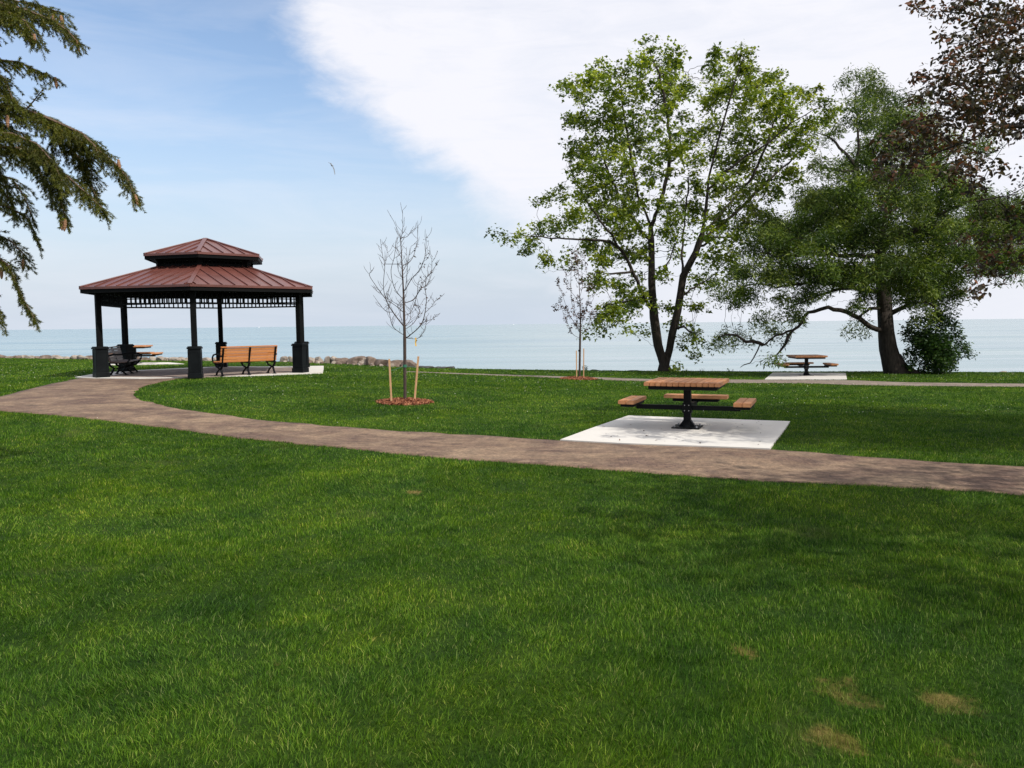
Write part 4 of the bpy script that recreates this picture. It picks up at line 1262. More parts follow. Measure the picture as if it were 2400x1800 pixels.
bough(BT([(-150, 20), (-10, 40), (60, 80), (110, 150)], .3, .3), 0.24, 0.9, 0.012)
bough(BT([(-150, 400), (-20, 420), (50, 470), (80, 540)], .2, .1), 0.24, 0.9, 0.012)
bough(BT([(-150, 760), (-20, 800), (30, 900), (40, 980)], -.2, .1), 0.22, 0.7, 0.012)
# rest of the tree beyond the frame
for k in range(70):
    zz = 1.6 + 11.5 * (k / 70) ; a_ = k * 2.399
    Lb = (13.9 - zz) * 0.26 + 0.4
    if math.cos(a_) > 0.45 and zz < 9: Lb *= 0.75
    pts = [Vector((SX + math.cos(a_) * Lb * t, SY + math.sin(a_) * Lb * t, zz - 0.28 * Lb * t * t * (1.4 - t) * 1.6)) for t in (0, .25, .5, .75, 1)]
    ok = True
    for q in pts:
        ix, iy, dz_ = project(q + Vector((0.35, 0, 0)))
        if dz_ > 0 and ix > -60 and -300 < iy < 1900: ok = False
    if not ok: continue
    bough(pts, 0.42, 0.7, 0.03, 0.15, True)
adopt(sticks.build('bough', M['bark_spruce'], None), sroot)
# needles
A_ = np.array(TW_A); D_ = np.array(TW_D); L_ = np.array(TW_L)
ix, iy, dz_ = project(A_)
inframe = (ix > -250) & (iy > -250) & (dz_ > 0)
def needle_block(sel, per, ln, wd):
    A2 = np.repeat(A_[sel], per, 0); D2 = np.repeat(D_[sel], per, 0); L2 = np.repeat(L_[sel], per)
    n = len(A2)
    t = rng.uniform(0, 1, n)
    base = A2 + D2 * (t * L2)[:, None]
    rnd_ = rng.normal(0, 1, (n, 3)); rad = rnd_ - D2 * (rnd_ * D2).sum(1, keepdims=True); rad /= np.linalg.norm(rad, axis=1, keepdims=True)
    dr = D2 * 0.75 + rad * 0.75; dr /= np.linalg.norm(dr, axis=1, keepdims=True)
    sd_ = np.cross(dr, rng.normal(0, 1, (n, 3))); sd_ /= np.linalg.norm(sd_, axis=1, keepdims=True)
    l_ = ln * rng.uniform(0.7, 1.2, n)
    V = np.stack([base - sd_ * wd / 2, base + sd_ * wd / 2, base + dr * l_[:, None] + sd_ * wd * .15, base + dr * l_[:, None] - sd_ * wd * .15], 1)
    return V, rng.uniform(0, 1, n) * 0.5 + np.repeat(rng.uniform(0, .5, sel.sum()), per)
V1, r1 = needle_block(inframe, 24, 0.028, 0.0050)
V2, r2 = needle_block(~inframe, 6, 0.05, 0.010)
V = np.concatenate([V1, V2]); rr = np.concatenate([r1, r2])
me = np_mesh('foliage', V.reshape(-1, 3), [np.arange(len(V) * 4).reshape(-1, 4)], attrs={'rnd': np.repeat(rr, 4)})
M['needle'] = leaf_mat('spruce_needle', [(0.0, (0.040, 0.050, 0.009)), (0.45, (0.080, 0.095, 0.013)), (0.8, (0.150, 0.155, 0.020)), (1.0, (0.26, 0.17, 0.05))], 0.2, (1.3, 1.2, 0.5), 1.6)
adopt(link_mesh('foliage', me, M['needle'], None), sroot)
print('needles', len(V1), len(V2))
# cones
def cone_at(px, py, dy, tilt):
    p0 = at(px, py, YS + dy)
    L = 0.13; n = 12
    mb = MB()
    pts = []; rad = []
    for i in range(n):
        t = i / (n - 1)
        pts.append(p0 + Vector((math.sin(tilt) * L * t, 0, -L * t)))
        rad.append(0.019 * math.sin(math.pi * min(0.97, 0.10 + t * 0.86)) ** 0.6 * (1.08 if i % 2 else 0.92))
    mb.tube(pts, rad, 9)
    adopt(mb.build('cone', M['cone'], None), sroot)
for x, y, d_, t in [(145, 165, -.3, .1), (168, 165, -.3, -.1), (258, 70, .3, 0), (296, 75, .3, .15), (370, 195, 0, .2), (296, 1062, -.3, .05), (318, 1066, -.3, -.15), (110, 1262, .1, 0), (467, 715, 0, .05), (575, 775, 0, .1), (655, 945, 0, .25), (160, 770, .1, .1), (290, 660, .2, 0), (268, 375, .2, .1), (35, 560, -.3, 0), (5, 1300, -.1, 0)]:
    cone_at(x / 2.075, y / 2.075, d_, t)

# ------------------------------------------------------------------ saplings with stakes and mulch
M['mulch'] = None
m, nt, out = new_mat('red_mulch')
p = nnode(nt, 'ShaderNodeBsdfPrincipled')
a = nnode(nt, 'ShaderNodeAttribute'); a.attribute_name = 'rnd'
nt.links.new(ramp(nt, a.outputs['Fac'], [(0, (0.12, 0.040, 0.020)), (0.5, (0.28, 0.095, 0.042)), (1, (0.44, 0.20, 0.10))]), p.inputs['Base Color'])
p.inputs['Roughness'].default_value = 0.9
nt.links.new(p.outputs[0], out.inputs[0])
M['mulch'] = m
M['sapling_leaf'] = leaf_mat('sapling_leaf', [(0, (0.03, 0.035, 0.02)), (0.5, (0.075, 0.040, 0.034)), (1, (0.17, 0.075, 0.055))], 0.25, (1, 1, 1), 2)
def mulch(gx, gy, rx, ry, lab):
    z0 = float(land(gx, gy))
    V = []; Fq = []; rn = []
    nr_, na = 8, 40
    for i in range(nr_ + 1):
        t = i / nr_
        for k in range(na):
            an = 2 * math.pi * k / na
            rr_ = t * (1 + 0.10 * mnoise.noise(Vector((math.cos(an) * 1.7 + gx, math.sin(an) * 1.7, 0))))
            x, y = gx + rx * rr_ * math.cos(an), gy + ry * rr_ * math.sin(an)
            V.append((x, y, float(land(x, y)) + 0.012 + 0.06 * (1 - t ** 2))); rn.append(0.2)
    for i in range(nr_):
        for k in range(na): Fq.append((i * na + k, i * na + (k + 1) % na, (i + 1) * na + (k + 1) % na, (i + 1) * na + k))
    n = 3800
    t = np.sqrt(rng.uniform(0, 1.25, n)); an = rng.uniform(0, 2 * np.pi, n)
    x = gx + rx * t * np.cos(an); y = gy + ry * t * np.sin(an)
    z = land(x, y) + 0.02 + 0.06 * np.clip(1 - t ** 2, 0, 1)
    d1 = rng.normal(0, 1, (n, 3)); d1[:, 2] *= 0.5; d1 /= np.linalg.norm(d1, axis=1, keepdims=True)
    d2 = np.cross(d1, rng.normal(0, 1, (n, 3))); d2 /= np.linalg.norm(d2, axis=1, keepdims=True)
    l_ = rng.uniform(0.02, 0.055, n)[:, None]; w_ = rng.uniform(0.006, 0.014, n)[:, None]
    c_ = np.stack([x, y, z], 1)
    Q = np.stack([c_ - d1 * l_ - d2 * w_, c_ + d1 * l_ - d2 * w_, c_ + d1 * l_ + d2 * w_, c_ - d1 * l_ + d2 * w_], 1)
    b_ = len(V)
    V = np.concatenate([np.array(V), Q.reshape(-1, 3)])
    rn = np.concatenate([np.array(rn), np.repeat(rng.uniform(0, 1, n), 4)])
    me = np_mesh('mulch', V, [np.array(Fq), np.arange(n * 4).reshape(-1, 4) + b_], attrs={'rnd': rn})
    o = link_mesh('mulch', me, M['mulch'])
    tag(o, lab, 'mulch', kind='stuff')
    an = np.linspace(0, 2 * np.pi, 30, endpoint=False)
    KEEP_OUT.append(np.stack([gx + rx * np.cos(an), gy + ry * np.sin(an)], 1))

def sapling(root_lab, conv, Y, trunk, branches, seed, twig_d, r_base, leaf_n, leaf_zone, leaf_size):
    random.seed(seed)
    g = at(*conv(*trunk[0]), Y)
    root = empty('sapling', (g.x, g.y, float(land(g.x, g.y))))
    tag(root, root_lab, 'sapling', 'staked saplings in mulch rings')
    T = [Vector((g.x, g.y, float(land(g.x, g.y)) - 0.05))] + Tr(conv, trunk[1:], Y)
    sk = Skeleton(); sk.add_poly(T, 0.06)
    polys = [T]
    for b in branches:
        off = random.choice((-1, 1)) * random.uniform(0.15, 0.75)
        n = len(b)
        P = []
        for i, q in enumerate(b):
            k = sum(math.dist(b[j], b[j + 1]) for j in range(i)) / max(1, sum(math.dist(b[j], b[j + 1]) for j in range(n - 1)))
            P.append(at(*conv(*q), Y + off * math.sin(min(1, k * 1.1) * math.pi / 2)))
        c_ = [Vector(v) for v in catmull([tuple(v) for v in P], 6)]
        polys.append(c_); sk.add_poly(c_, 0.06)
    # side twigs that turn upwards
    for P in polys:
        R_ = resample(P, 0.11)
        for i, q in enumerate(R_):
            if P is T and (i / len(R_) < 0.42): continue
            if random.random() > twig_d: continue
            t = (R_[min(i + 1, len(R_) - 1)] - R_[max(0, i - 1)]).normalized()
            an = random.uniform(0, 2 * math.pi)
            d_ = (t * 0.5 + Vector((math.cos(an), math.sin(an), 0.1)) * 0.8).normalized()
            L = random.uniform(0.06, 0.30); tp = [q.copy()]
            cur = q.copy()
            for _ in range(int(L / 0.05) + 1):
                cur = cur + d_ * 0.05
                d_ = (d_ + Vector((random.gauss(0, .14), random.gauss(0, .14), 0.24 + random.gauss(0, .1)))).normalized()
                tp.append(cur.copy())
            sk.add_poly(tp, 0.05)
    sk.radii(0.0040, 2.35, r_base)
    adopt(sk.mesh('trunk', M['bark_thin'], None), root)
    # sparse buds and leaves at the twigs
    cand = [q for i, q in enumerate(sk.p) if sk.r[i] < 0.005 and leaf_zone(q)]
    if len(cand) and leaf_n:
        pos = np.array([tuple(random.choice(cand)) for _ in range(leaf_n)]) + rng.normal(0, 0.02, (leaf_n, 3))
        adopt(leaf_mesh('crown', pos, leaf_size, M['sapling_leaf'], None, LEAF_OVAL, TRI_OVAL, flat=0.2), root)
    return root, T

def zt(x, y): return (840 + x / 3.073, 460 + y / 3.073)
gS = on_ground(948.5, 944); Y1_ = float(gS[1])
br1 = [[(330,940),(260,850),(205,760),(180,650),(190,500),(175,430),(158,310)], [(325,1000),(250,940),(225,850),(215,790)], [(320,930),(300,830),(305,740)], [(318,740),(260,660),(235,540),(260,430),(270,320)],
       [(335,960),(400,910),(440,830),(425,790)], [(340,1025),(430,950),(470,880),(490,750),(480,650),(500,560)], [(345,1022),(430,1022),(480,950),(490,870)], [(335,770),(400,740),(450,660),(480,600),(530,540),(580,460)],
       [(330,690),(380,600),(440,530),(480,430),(490,270)], [(338,680),(350,560),(355,480),(380,360)], [(320,500),(380,460),(420,350),(430,210)], [(305,300),(320,240),(318,100)], [(180,720),(130,650),(80,570),(95,535)],
       [(215,840),(170,800),(105,710)], [(490,900),(540,880),(565,850)], [(490,830),(530,790),(560,745)], [(330,860),(380,830),(420,720),(430,620)], [(312,450),(280,380),(280,300)], [(325,600),(290,540),(275,440)], [(330,840),(270,790),(215,745),(205,680)],
       [(300,790),(250,760),(190,720)], [(322,540),(350,470),(345,380)], [(345,930),(375,880),(375,800)], [(190,500),(205,430),(208,360)], [(450,660),(490,640),(525,560),(530,430)], [(305,300),(350,290),(380,250)]]
s1, T1 = sapling('thin bare sapling between two stakes near the centre with a yellow ribbon', zt, Y1_, [(336,1487),(333,1000),(325,700),(312,450),(303,290),(255,180),(205,95)], br1, 3, 0.52, 0.038,
                 150, lambda q: at(*zt(400, 800), Y1_).x < q.x and q.z < 3.6, 0.045)
mulch(float(gS[0]), float(gS[1]), 0.56, 0.55, 'reddish bark mulch ring around the nearer sapling')
# ribbon and tie
mb = MB()
q0 = at(*zt(412, 1018), Y1_ - .1)
rp = [q0, q0 + Vector((0.004, 0, -0.06)), q0 + Vector((-0.006, 0.01, -0.12)), q0 + Vector((0.006, 0, -0.19))]
for a_, b_ in zip(rp[:-1], rp[1:]): mb.bar(a_, b_, 0.028, 0.002, up=Vector((0, 1, 0)))
adopt(mb.build('ribbon', M['ribbon'], None), s1)
mb = MB(); qt = at(*zt(334, 1222), Y1_); mb.tube([qt + Vector((0, 0, -.03)), qt + Vector((0, 0, .03))], 0.045, 12)
adopt(mb.build('tie', M['tie'], None), s1)

def stake(conv, bot, top, Y, w_, lab):
    b = at(*conv(*bot), Y); t = at(*conv(*top), Y)
    b.z = float(land(b.x, b.y)) - 0.05
    mb = MB(); mb.bar(b, t, w_, w_ * 0.8, bevel=0.003)
    # slightly splintered pointed head
    o = mb.build('stake', M['stake'], None)
    me = o.data
    c0 = Vector((b.x, b.y, float(land(b.x, b.y))))
    me.transform(Matrix.Translation(-c0)); o.location = c0
    tag(o, lab, 'stake', 'wooden stakes beside the saplings')
    return t
st1 = stake(zt, (240, 1522), (222, 1172), Y1_ - 0.28, 0.045, 'left wooden stake of the nearer sapling')
st2 = stake(zt, (402, 1474), (432, 1153), Y1_ + 0.12, 0.050, 'right tilted wooden stake of the nearer sapling')
mb = MB()
mb.tube([qt, st1 + Vector((0, 0, -0.27))], 0.004, 5); mb.tube([qt, st2 + Vector((0, 0, -0.25))], 0.004, 5)
adopt(mb.build('guy_wire', M['tie'], None), s1)

def zu(x, y): return (1260 + x / 4.365, 540 + y / 4.365)
gS2 = on_ground(1357, 889); Y2_ = float(gS2[1])
br2 = [[(425,1100),(360,1060),(310,960),(275,880),(215,700)], [(430,1050),(380,950),(320,850),(250,650),(205,510)], [(440,1080),(500,1000),(540,900),(565,800)], [(440,920),(390,860),(350,740),(340,520),(350,350)],
       [(445,870),(500,780),(520,660),(510,480),(480,300)], [(450,890),(520,900),(560,820)], [(432,680),(460,560),(450,400),(440,250)], [(425,560),(380,460),(385,300)], [(420,450),(395,330),(400,200)], [(435,780),(400,700),(300,560),(300,420)],
       [(320,850),(280,800),(190,820)], [(500,780),(570,700),(580,560)], [(430,1040),(410,940),(380,830),(370,700)], [(438,1000),(470,900),(470,780)]]
s2, T2 = sapling('farther staked sapling with sparse reddish leaves below the maple branches', zu, Y2_, [(428,1512),(435,1100),(440,900),(430,650),(418,400),(405,180)], br2, 8, 0.5, 0.038,
                 1500, lambda q: True, 0.065)
mulch(float(gS2[0]), float(gS2[1]), 0.60, 0.58, 'reddish bark mulch ring around the farther sapling')
mb = MB(); qt = at(*zu(428, 1230), Y2_); mb.tube([qt + Vector((0, 0, -.03)), qt + Vector((0, 0, .03))], 0.045, 10)
adopt(mb.build('tie', M['black_metal'], None), s2)
stake(zu, (400, 1530), (397, 1230), Y2_ - 0.2, 0.045, 'left wooden stake of the farther sapling')
stake(zu, (471, 1500), (472, 1207), Y2_ + 0.15, 0.045, 'right wooden stake of the farther sapling')

# ------------------------------------------------------------------ shoreline rocks
def rock_mesh(w_, d_, h_, seed):
    rs = random.Random(seed); rs_t = rs.uniform(-1, 1)
    bm = bmesh.new(); bmesh.ops.create_icosphere(bm, subdivisions=3, radius=1.0)
    planes = []
    for _ in range(9):
        n = Vector((rs.gauss(0, 1), rs.gauss(0, 1), rs.gauss(0, .8))).normalized(); planes.append((n, rs.uniform(0.60, 0.95)))
    off = Vector((rs.uniform(-50, 50), rs.uniform(-50, 50), 0))
    for v in bm.verts:
        c = v.co; m_ = max(abs(c.x), abs(c.y), abs(c.z))
        v.co = c.lerp(c / m_ * 0.9, 0.38)          # squarish block
        for n, dd in planes:
            e = v.co.dot(n) - dd
            if e > 0: v.co -= n * e
        v.co += v.co.normalized() * (0.16 * mnoise.noise(v.co * 1.3 + off) + 0.07 * mnoise.noise(v.co * 4.1 + off))
        v.co.z += 0.38 * v.co.x * rs_t
        v.co.x *= w_ * 0.58; v.co.y *= d_ * 0.6; v.co.z *= h_ * 0.62
    me = bpy.data.meshes.new('rock'); bm.to_mesh(me); bm.free()
    for p_ in me.polygons: p_.use_smooth = False
    return me
ROCK_N = 0
def rock(px, py_top, py_bot, wpx, mat, lab=None, group='rocks along the shoreline', dy=0.0):
    global ROCK_N
    ROCK_N += 1
    x0 = at(px, py_bot, 37).x
    Y = float(shore(x0)) + dy
    for _ in range(3): x0 = at(px, py_bot, Y).x; Y = float(shore(x0)) + dy
    h_ = max(0.1, (at(px, py_top, Y) - at(px, py_bot, Y)).z)
    w_ = wpx / F * Y
    me = rock_mesh(w_, max(0.35, w_ * 0.6), h_ * 1.5 + 0.1, ROCK_N)
    o = link_mesh('rock', me, mat)
    zt_ = at(px, py_top, Y).z
    o.location = (x0, Y, zt_ - max(v.co.z for v in me.vertices))
    o.rotation_euler = (random.uniform(-.1, .1), random.uniform(-.12, .12), random.uniform(-.6, .6))
    tag(o, lab, 'rock', group)
    return o
def z3p(x, y): return (600 + x / 2.765, 760 + y / 2.765)
big = [(565, 210, 245, 95, 'rock_brown', 'brown rock farthest left in the big shoreline row right of the gazebo'), (640, 207, 250, 120, 'rock_brown', 'long brown shoreline rock with a pale face right of the gazebo'),
       (703, 212, 262, 62, 'rock', 'pale angular rock leaning in the shoreline row'), (748, 203, 250, 52, 'rock_brown', 'small pointed rock rising above the shoreline row'),
       (822, 222, 268, 110, 'rock_brown', 'broad weathered rock left of the nearer sapling trunk'), (905, 226, 266, 90, 'rock_brown', 'brown shoreline rock directly left of the sapling trunk'),
       (1003, 224, 274, 105, 'rock_brown', 'blocky brown rock between the sapling trunk and its right stake'),
       (1095, 266, 284, 95, 'rock_dark', 'flat dark rock just right of the right stake'), (1180, 267, 288, 105, 'rock_dark', 'flat dark slab of rock in the middle of the dark trio'), (1250, 268, 288, 70, 'rock_dark', 'flat dark rock ending the shoreline row on its right')]
random.seed(77)
for x, t_, b_, w_, m_, lab in big:
    p0, p1 = z3p(x, t_), z3p(x, b_)
    rock(p0[0], p0[1] + 1.5, p1[1], w_ * 1.25 / 2.765, M[m_], lab, dy=0.1)
small = [(185, 206, 236, 50), (232, 205, 238, 56), (360, 212, 236, 62), (415, 208, 234, 60), (470, 205, 232, 55), (515, 208, 236, 60), (300, 212, 238, 60)]
for x, t_, b_, w_ in small:
    p0, p1 = z3p(x, t_), z3p(x, b_)
    rock(p0[0], p0[1], p1[1], w_ / 2.765, M['rock'], 'pale low rock in the shoreline row between gazebo and big brown rocks', 'pale rocks right of the gazebo')
x = -60.0
while x < 600:
    w_ = random.uniform(12, 26)
    base_y = float(np.interp(x, [0, 250, 420, 600], [835.5, 838, 841, 845]))
    rock(x, base_y - random.uniform(1.5, 5.5), base_y + 1, w_ * 1.3, M['rock'] if random.random() < .75 else M['rock_brown'], 'small pale rubble rock on the lake edge behind the gazebo', 'small rubble rocks behind the gazebo', dy=random.uniform(-.1, .4))
    x += w_ * random.uniform(0.6, 0.95)
def z4(x, y): return (1300 + x / 3.687, 860 + y / 3.687)
for x, t_, b_, w_, lab in [(340, 22, 46, 180, 'low dark rock at the water edge beside the farther sapling'), (480, 32, 48, 150, 'low flat dark rock between the farther sapling and the maple'), (670, 26, 50, 160, 'dark rock hump left of the maple trunk'), (810, 36, 50, 130, 'low dark rock against the left foot of the maple'), (1245, 33, 52, 70, 'small grey rock in the water edge right of the maple'), (1070, 38, 52, 70, 'low grey rock beside the right foot of the maple')]:
    p0, p1 = z4(x, t_), z4(x, b_)
    rock(p0[0], p0[1], p1[1], w_ / 3.687, M['rock_dark'], lab, dy=0.25)
for x, t_, b_, w_, lab in [(1935, 394, 406, 85, 'flat pale rock at the far right shore, left of the pair'), (2055, 388, 404, 75, 'taller flat pale rock at the far right shore'), (2150, 400, 408, 50, 'thin flat rock nearest the right edge at the shore')]:
    p0, p1 = z5(x, t_), z5(x, b_)
    rock(p0[0], p0[1], p1[1], w_ / 2.989, M['rock'], lab, dy=0.2)
for k in range(26):
    p0 = z3p(random.uniform(170, 1060), 0)
    yb = 760 + float(np.interp(p0[0], [600, 780, 860, 990], [236, 246, 258, 276])) / 2.765
    rock(p0[0], yb - random.uniform(1.5, 4.2), yb + 1, random.uniform(6, 15), M['rock'] if random.random() < .4 else M['rock_brown'], 'small loose stone at the foot of the shoreline rocks right of the gazebo', 'loose stones at the foot of the shoreline rocks', dy=-random.uniform(.1, .5))
# dry twigs and weeds at the water edge
random.seed(9)
def weed(px, py, hpx, n, lab, leafy=0):
    Y = 36.5
    for _ in range(3): Y = float(shore(at(px, py, Y).x)) - 0.1
    g = at(px, py, Y); g.z = float(land(g.x, g.y))
    root = empty('weed', g); tag(root, lab, 'weed', 'weeds and twigs at the water edge')
    mb = MB(); H = hpx / F * Y
    tips = []
    for _ in range(n):
        p_ = Vector((random.gauss(0, .06), random.gauss(0, .06), -.03)); d_ = Vector((random.gauss(0, .5), random.gauss(0, .3), 1)).normalized(); P = [p_]
        for k in range(5):
            p_ = p_ + d_ * H * random.uniform(.6, 1) / 5; d_ = (d_ + Vector((random.gauss(0, .22), random.gauss(0, .15), 0))).normalized(); P.append(p_)
        mb.tube(P, [0.010, .008, .007, .006, .005, .003], 4); tips += P[2:]
    mb.build('stem', M['bark_thin'], root)
    if leafy:
        pos = np.array([tuple(random.choice(tips)) for _ in range(leafy)]) + rng.normal(0, .04, (leafy, 3))
        leaf_mesh('foliage', pos, 0.09, M['bush_leaf'], root, LEAF_OVAL, TRI_OVAL)
weed(*z4(1270, 48), 11, 5, 'thin bare twig sprout at the shore right of the maple')
weed(*z4(1140, 50), 9, 5, 'bare arching twigs beside the grey rock near the maple')
weed(*z4(1360, 50), 10, 1, 'short dark stick standing at the shore')
weed(*z4(1525, 50), 8, 3, 'tiny dark weed left of the distant table', 12)
weed(*z4(272, 96), 17, 5, 'small leafy weed right of the farther sapling', 40)
weed(388, 838, 10, 4, 'small weed among the rubble behind the gazebo', 8)

# ------------------------------------------------------------------ gull and sailboats
gull_p = at(778, 388, 62)
gull = empty('gull', gull_p, R(20)); tag(gull, 'gull flying in the blue sky left of centre with raised wings', 'bird')
bm = bmesh.new(); bmesh.ops.create_icosphere(bm, subdivisions=2, radius=1)
for v in bm.verts:
    t = v.co.x
    v.co = Vector((t * 0.24, v.co.y * 0.06 * (1 - 0.45 * max(0, -t)), v.co.z * 0.06 * (1 - 0.45 * max(0, -t)) + 0.02 * max(0, t)))
for v in bm.verts:
    if v.co.x < -0.17: v.co.y *= 1.6; v.co.x -= 0.06
me = bpy.data.meshes.new('body'); bm.to_mesh(me); bm.free()
body = link_mesh('body', me, M['bird'], gull)
def wing(pts):
    mb = MB()
    top = [Vector(q) for q in pts]
    mb.prism(top, (0, 0, 0.012))
    return mb.build('wing', M['bird'], gull)
# one wing raised to the left, the other long one falling to the right
wing([(0.08, 0.03, .02), (0.10, 0.18, 0.10), (0.02, 0.38, 0.02), (-0.04, 0.36, 0.0), (-0.06, 0.16, 0.06), (-0.09, 0.03, .02)])
wing([(0.08, -0.03, .02), (0.16, -0.25, -0.10), (0.12, -0.55, -0.36), (0.02, -0.62, -0.44), (0.0, -0.28, -0.16), (-0.09, -0.03, .01)])
gull.rotation_euler = (Matrix.Rotation(R(38), 3, 'Y') @ Matrix.Rotation(R(80), 3, 'Z')).to_euler()

def sailboat(px, Y, hgt, lab):
    d_ = ray(px, 760); s_ = Y / d_[1]
    r = empty('sailboat', (d_[0] * s_, Y, WATER_Z), R(30)); tag(r, lab, 'sailboat', 'distant sailboats on the horizon')
    mb = MB(); mb.prism([(-hgt * .35, 0, .6), (hgt * .4, 0, .6), (hgt * .3, 0, -.3), (-hgt * .3, 0, -.3)], (0, hgt * .14, 0)); mb.build('hull', M['white'], r)
    mb = MB(); mb.tube([(0, 0.5, 0), (0, .5, hgt)], 0.09, 6); mb.build('mast', M['white'], r)
    mb = MB(); mb.prism([(-.1, .5, 1.2), (-.1, .5, hgt * .97), (-hgt * .33, .5, 1.2)], (0, .06, 0)); mb.build('sail', M['white'], r)
    mb = MB(); mb.prism([(.15, .5, 1.0), (.15, .5, hgt * .85), (hgt * .33, .5, 1.0)], (0, .06, 0)); mb.build('sail', M['white'], r)
sailboat(607, 5600, 9, 'tiny white sailboat on the horizon just right of the gazebo bench')
sailboat(1204, 6000, 9, 'tiny white sailboat on the horizon between the two saplings')

# ------------------------------------------------------------------ grass blades
def in_poly(x, y, poly):
    inside = np.zeros(len(x), bool)
    bx0, by0 = poly.min(0); bx1, by1 = poly.max(0)
    cand = np.where((x > bx0) & (x < bx1) & (y > by0) & (y < by1))[0]
    if len(cand) == 0: return inside
    xx, yy = x[cand], y[cand]; r_ = np.zeros(len(cand), bool)
    n = len(poly)
    for i in range(n):
        x0, y0 = poly[i]; x1, y1 = poly[(i + 1) % n]
        if y0 == y1: continue
        c_ = ((y0 > yy) != (y1 > yy)) & (xx < (x1 - x0) * (yy - y0) / (y1 - y0) + x0)
        r_ ^= c_
    inside[cand] = r_
    return inside
def vnoise(x, y, scale, seed):
    """cheap smooth value noise"""
    r_ = np.random.default_rng(seed); G = r_.uniform(-1, 1, (256, 256))
    u, v = x * scale + 128, y * scale + 128
    i, j = np.floor(u).astype(int), np.floor(v).astype(int); fu, fv = u - i, v - j
    fu = fu * fu * (3 - 2 * fu); fv = fv * fv * (3 - 2 * fv)
    g = lambda a, b: G[a % 256, b % 256]
    return (g(i, j) * (1 - fu) + g(i + 1, j) * fu) * (1 - fv) + (g(i, j + 1) * (1 - fu) + g(i + 1, j + 1) * fu) * fv
def scatter(y0, y1, dens, tuft=False):
    """positions in the visible wedge plus a margin for a sideways step"""
    k = 0.66; mg = 2.7
    area = (k * y0 + mg + k * y1 + mg) * (y1 - y0)
    n = int(area * dens)
    y = rng.uniform(y0, y1, int(n * 1.3)); hw = k * y1 + mg
    x = rng.uniform(-hw, hw, len(y)); ok = np.abs(x) < k * y + mg
    x, y = x[ok][:n], y[ok][:n]
    ok = y < shore(x) - 0.05
    x, y = x[ok], y[ok]
    bad = np.zeros(len(x), bool)
    for P in KEEP_OUT: bad |= in_poly(x, y, P)
    x, y = x[~bad], y[~bad]
    if tuft:
        k_ = rng.uniform(0, 1, len(x)) < 0.80 + 0.55 * vnoise(x, y, 11.0, 23)
        x, y = x[k_], y[k_]
    return x, y
bands = [(1.6, 4.0, 13500, 0.028, 0.0025), (4.0, 6.5, 9000, 0.028, 0.0032), (6.5, 10, 4800, 0.029, 0.0044), (10, 16, 2200, 0.030, 0.0068), (16, 25, 900, 0.032, 0.011), (25, 48, 300, 0.034, 0.018)]
Vs, Rs = [], []
for y0, y1, dens, hh, ww in bands:
    x, y = scatter(y0, y1, dens * 1.2, True)
    n = len(x)
    z = ground_z(x, y) - 0.004
    # lie of the grass varies over the lawn (mower tracks, trodden places)
    a1 = vnoise(x, y, 0.55, 1) * 3.1 + vnoise(x, y, 2.5, 2) * 1.0
    lean_amt = 0.12 + 0.34 * np.clip(vnoise(x, y, 0.8, 3) + 0.25, 0, 1)
    az = a1 + vnoise(x, y, 6.0, 21) * 1.6 + rng.normal(0, 1.3, n)
    h = hh * np.clip(rng.normal(1, 0.28, n), 0.35, 1.9) * (1 + 0.22 * vnoise(x, y, 1.3, 4) + 0.28 * vnoise(x, y, 9.0, 22))
    ln = h * (lean_amt + np.abs(rng.normal(0, 0.38, n)))
    lx, ly = np.cos(az) * ln, np.sin(az) * ln
    wa = rng.uniform(0, np.pi, n)
    wx_, wy_ = np.cos(wa) * ww / 2, np.sin(wa) * ww / 2
    up = h * np.sqrt(np.clip(1 - 0.35 * (ln / h) ** 2, 0.2, 1))
    B = np.stack([x, y, z], 1)
    W = np.stack([wx_, wy_, np.zeros(n)], 1)
    mid = B + np.stack([lx * .32, ly * .32, up * .6], 1)
    tip = B + np.stack([lx, ly, up], 1)
    V = np.stack([B - W, B + W, mid + W * .8, mid - W * .8, tip], 1)
    Vs.append(V.reshape(-1, 3)); Rs.append(np.repeat(rng.uniform(0, 1, n) ** 1.0, 5))
V = np.concatenate(Vs); n = len(V) // 5
off = (np.arange(n) * 5)[:, None]
me = np_mesh('grass', V, [off + np.array([[0, 1, 2, 3]]), off + np.array([[3, 2, 4]])], attrs={'rnd': np.concatenate(Rs)})
m, nt, out = new_mat('grass_blades')
a = nnode(nt, 'ShaderNodeAttribute'); a.attribute_name = 'rnd'
c = lawn_colour(nt, ramp(nt, a.outputs['Fac'], GREENS))
p = nnode(nt, 'ShaderNodeBsdfPrincipled'); nt.links.new(c, p.inputs['Base Color']); p.inputs['Roughness'].default_value = 0.55; p.inputs['Specular IOR Level'].default_value = 0.14
t = nnode(nt, 'ShaderNodeBsdfTranslucent'); nt.links.new(c, t.inputs['Color'])
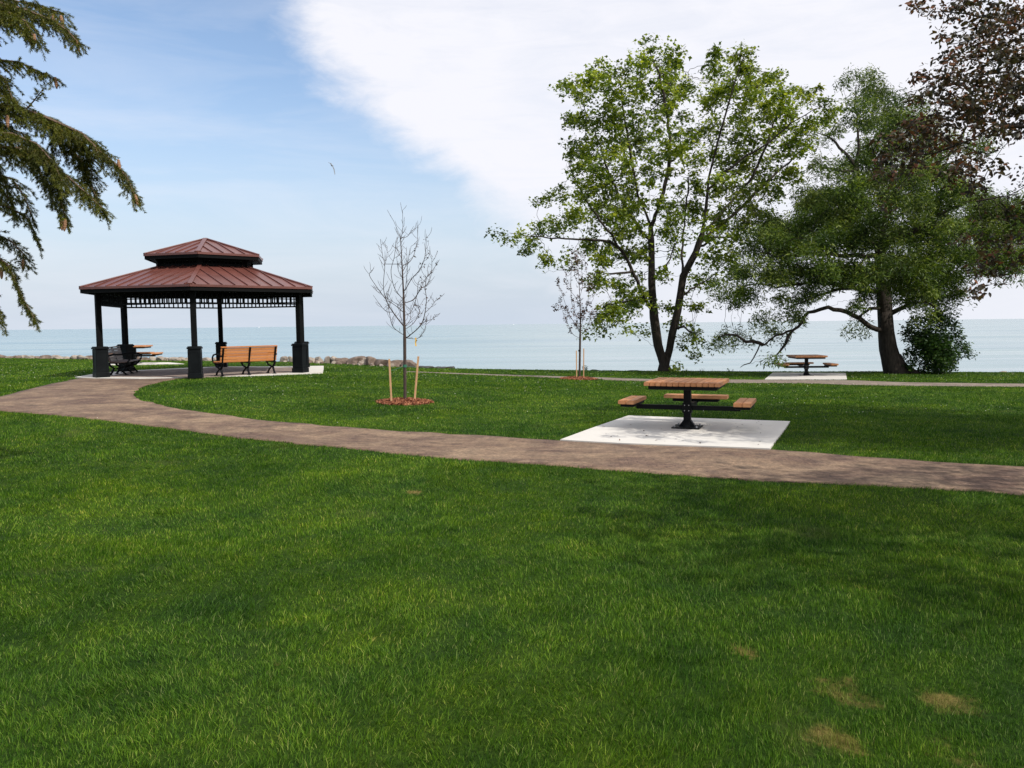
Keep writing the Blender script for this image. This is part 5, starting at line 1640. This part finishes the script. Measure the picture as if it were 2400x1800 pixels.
mx = nnode(nt, 'ShaderNodeMixShader'); mx.inputs['Fac'].default_value = 0.30
nt.links.new(p.outputs[0], mx.inputs[1]); nt.links.new(t.outputs[0], mx.inputs[2]); nt.links.new(mx.outputs[0], out.inputs[0])
tag(link_mesh('grass', me, m), 'short mown green lawn grass', 'grass', kind='stuff')
print('blades', n)
# pale clover heads and fallen petals
x, y = scatter(14, 36, 1.6)
keep = vnoise(x, y, 0.5, 12) + 0.5 * (y > 24) > 0.1
x, y = x[keep], y[keep]; n = len(x)
c_ = np.stack([x, y, ground_z(x, y) + 0.045], 1); s_ = rng.uniform(0.005, 0.011, n)[:, None]
Q = np.stack([c_ + s_ * np.array([1, 0, 0]), c_ + s_ * np.array([0, 1, 0.2]), c_ - s_ * np.array([1, 0, 0]), c_ - s_ * np.array([0, 1, .2]), c_ + s_ * np.array([0, 0, 1.2])], 1)
off = (np.arange(n) * 5)[:, None]
me = np_mesh('petals', Q.reshape(-1, 3), [off + np.array([[a_, b_, 4]]) for a_, b_ in ((0, 1), (1, 2), (2, 3), (3, 0))])
M['petal'] = simple_mat('petal', (0.55, 0.55, 0.42), (0.7, 0.7, 0.6), 0.7)
tag(link_mesh('petals', me, M['petal']), 'pale specks of clover and petals scattered in the far lawn', 'petals', kind='stuff')
# dry leaf bits on the near pad
n = 40
P0 = np.array([on_ground(*q) for q in ((1313, 1034.5), (1804, 1056), (1852, 991), (1473, 977))])
u, v = rng.uniform(.03, .97, n), rng.uniform(.03, .97, n)
xy = P0[0] * ((1 - u) * (1 - v))[:, None] + P0[1] * (u * (1 - v))[:, None] + P0[2] * (u * v)[:, None] + P0[3] * ((1 - u) * v)[:, None]
pos = np.concatenate([xy, (land(xy[:, 0], xy[:, 1]) + 0.036)[:, None]], 1)
o = leaf_mesh('fallen_leaves', pos, 0.045, M['sapling_leaf'], None, LEAF_OVAL, TRI_OVAL, droop=0, flat=.9)
tag(o, 'small dry leaf bits scattered on the near concrete pad', 'leaves', kind='stuff')
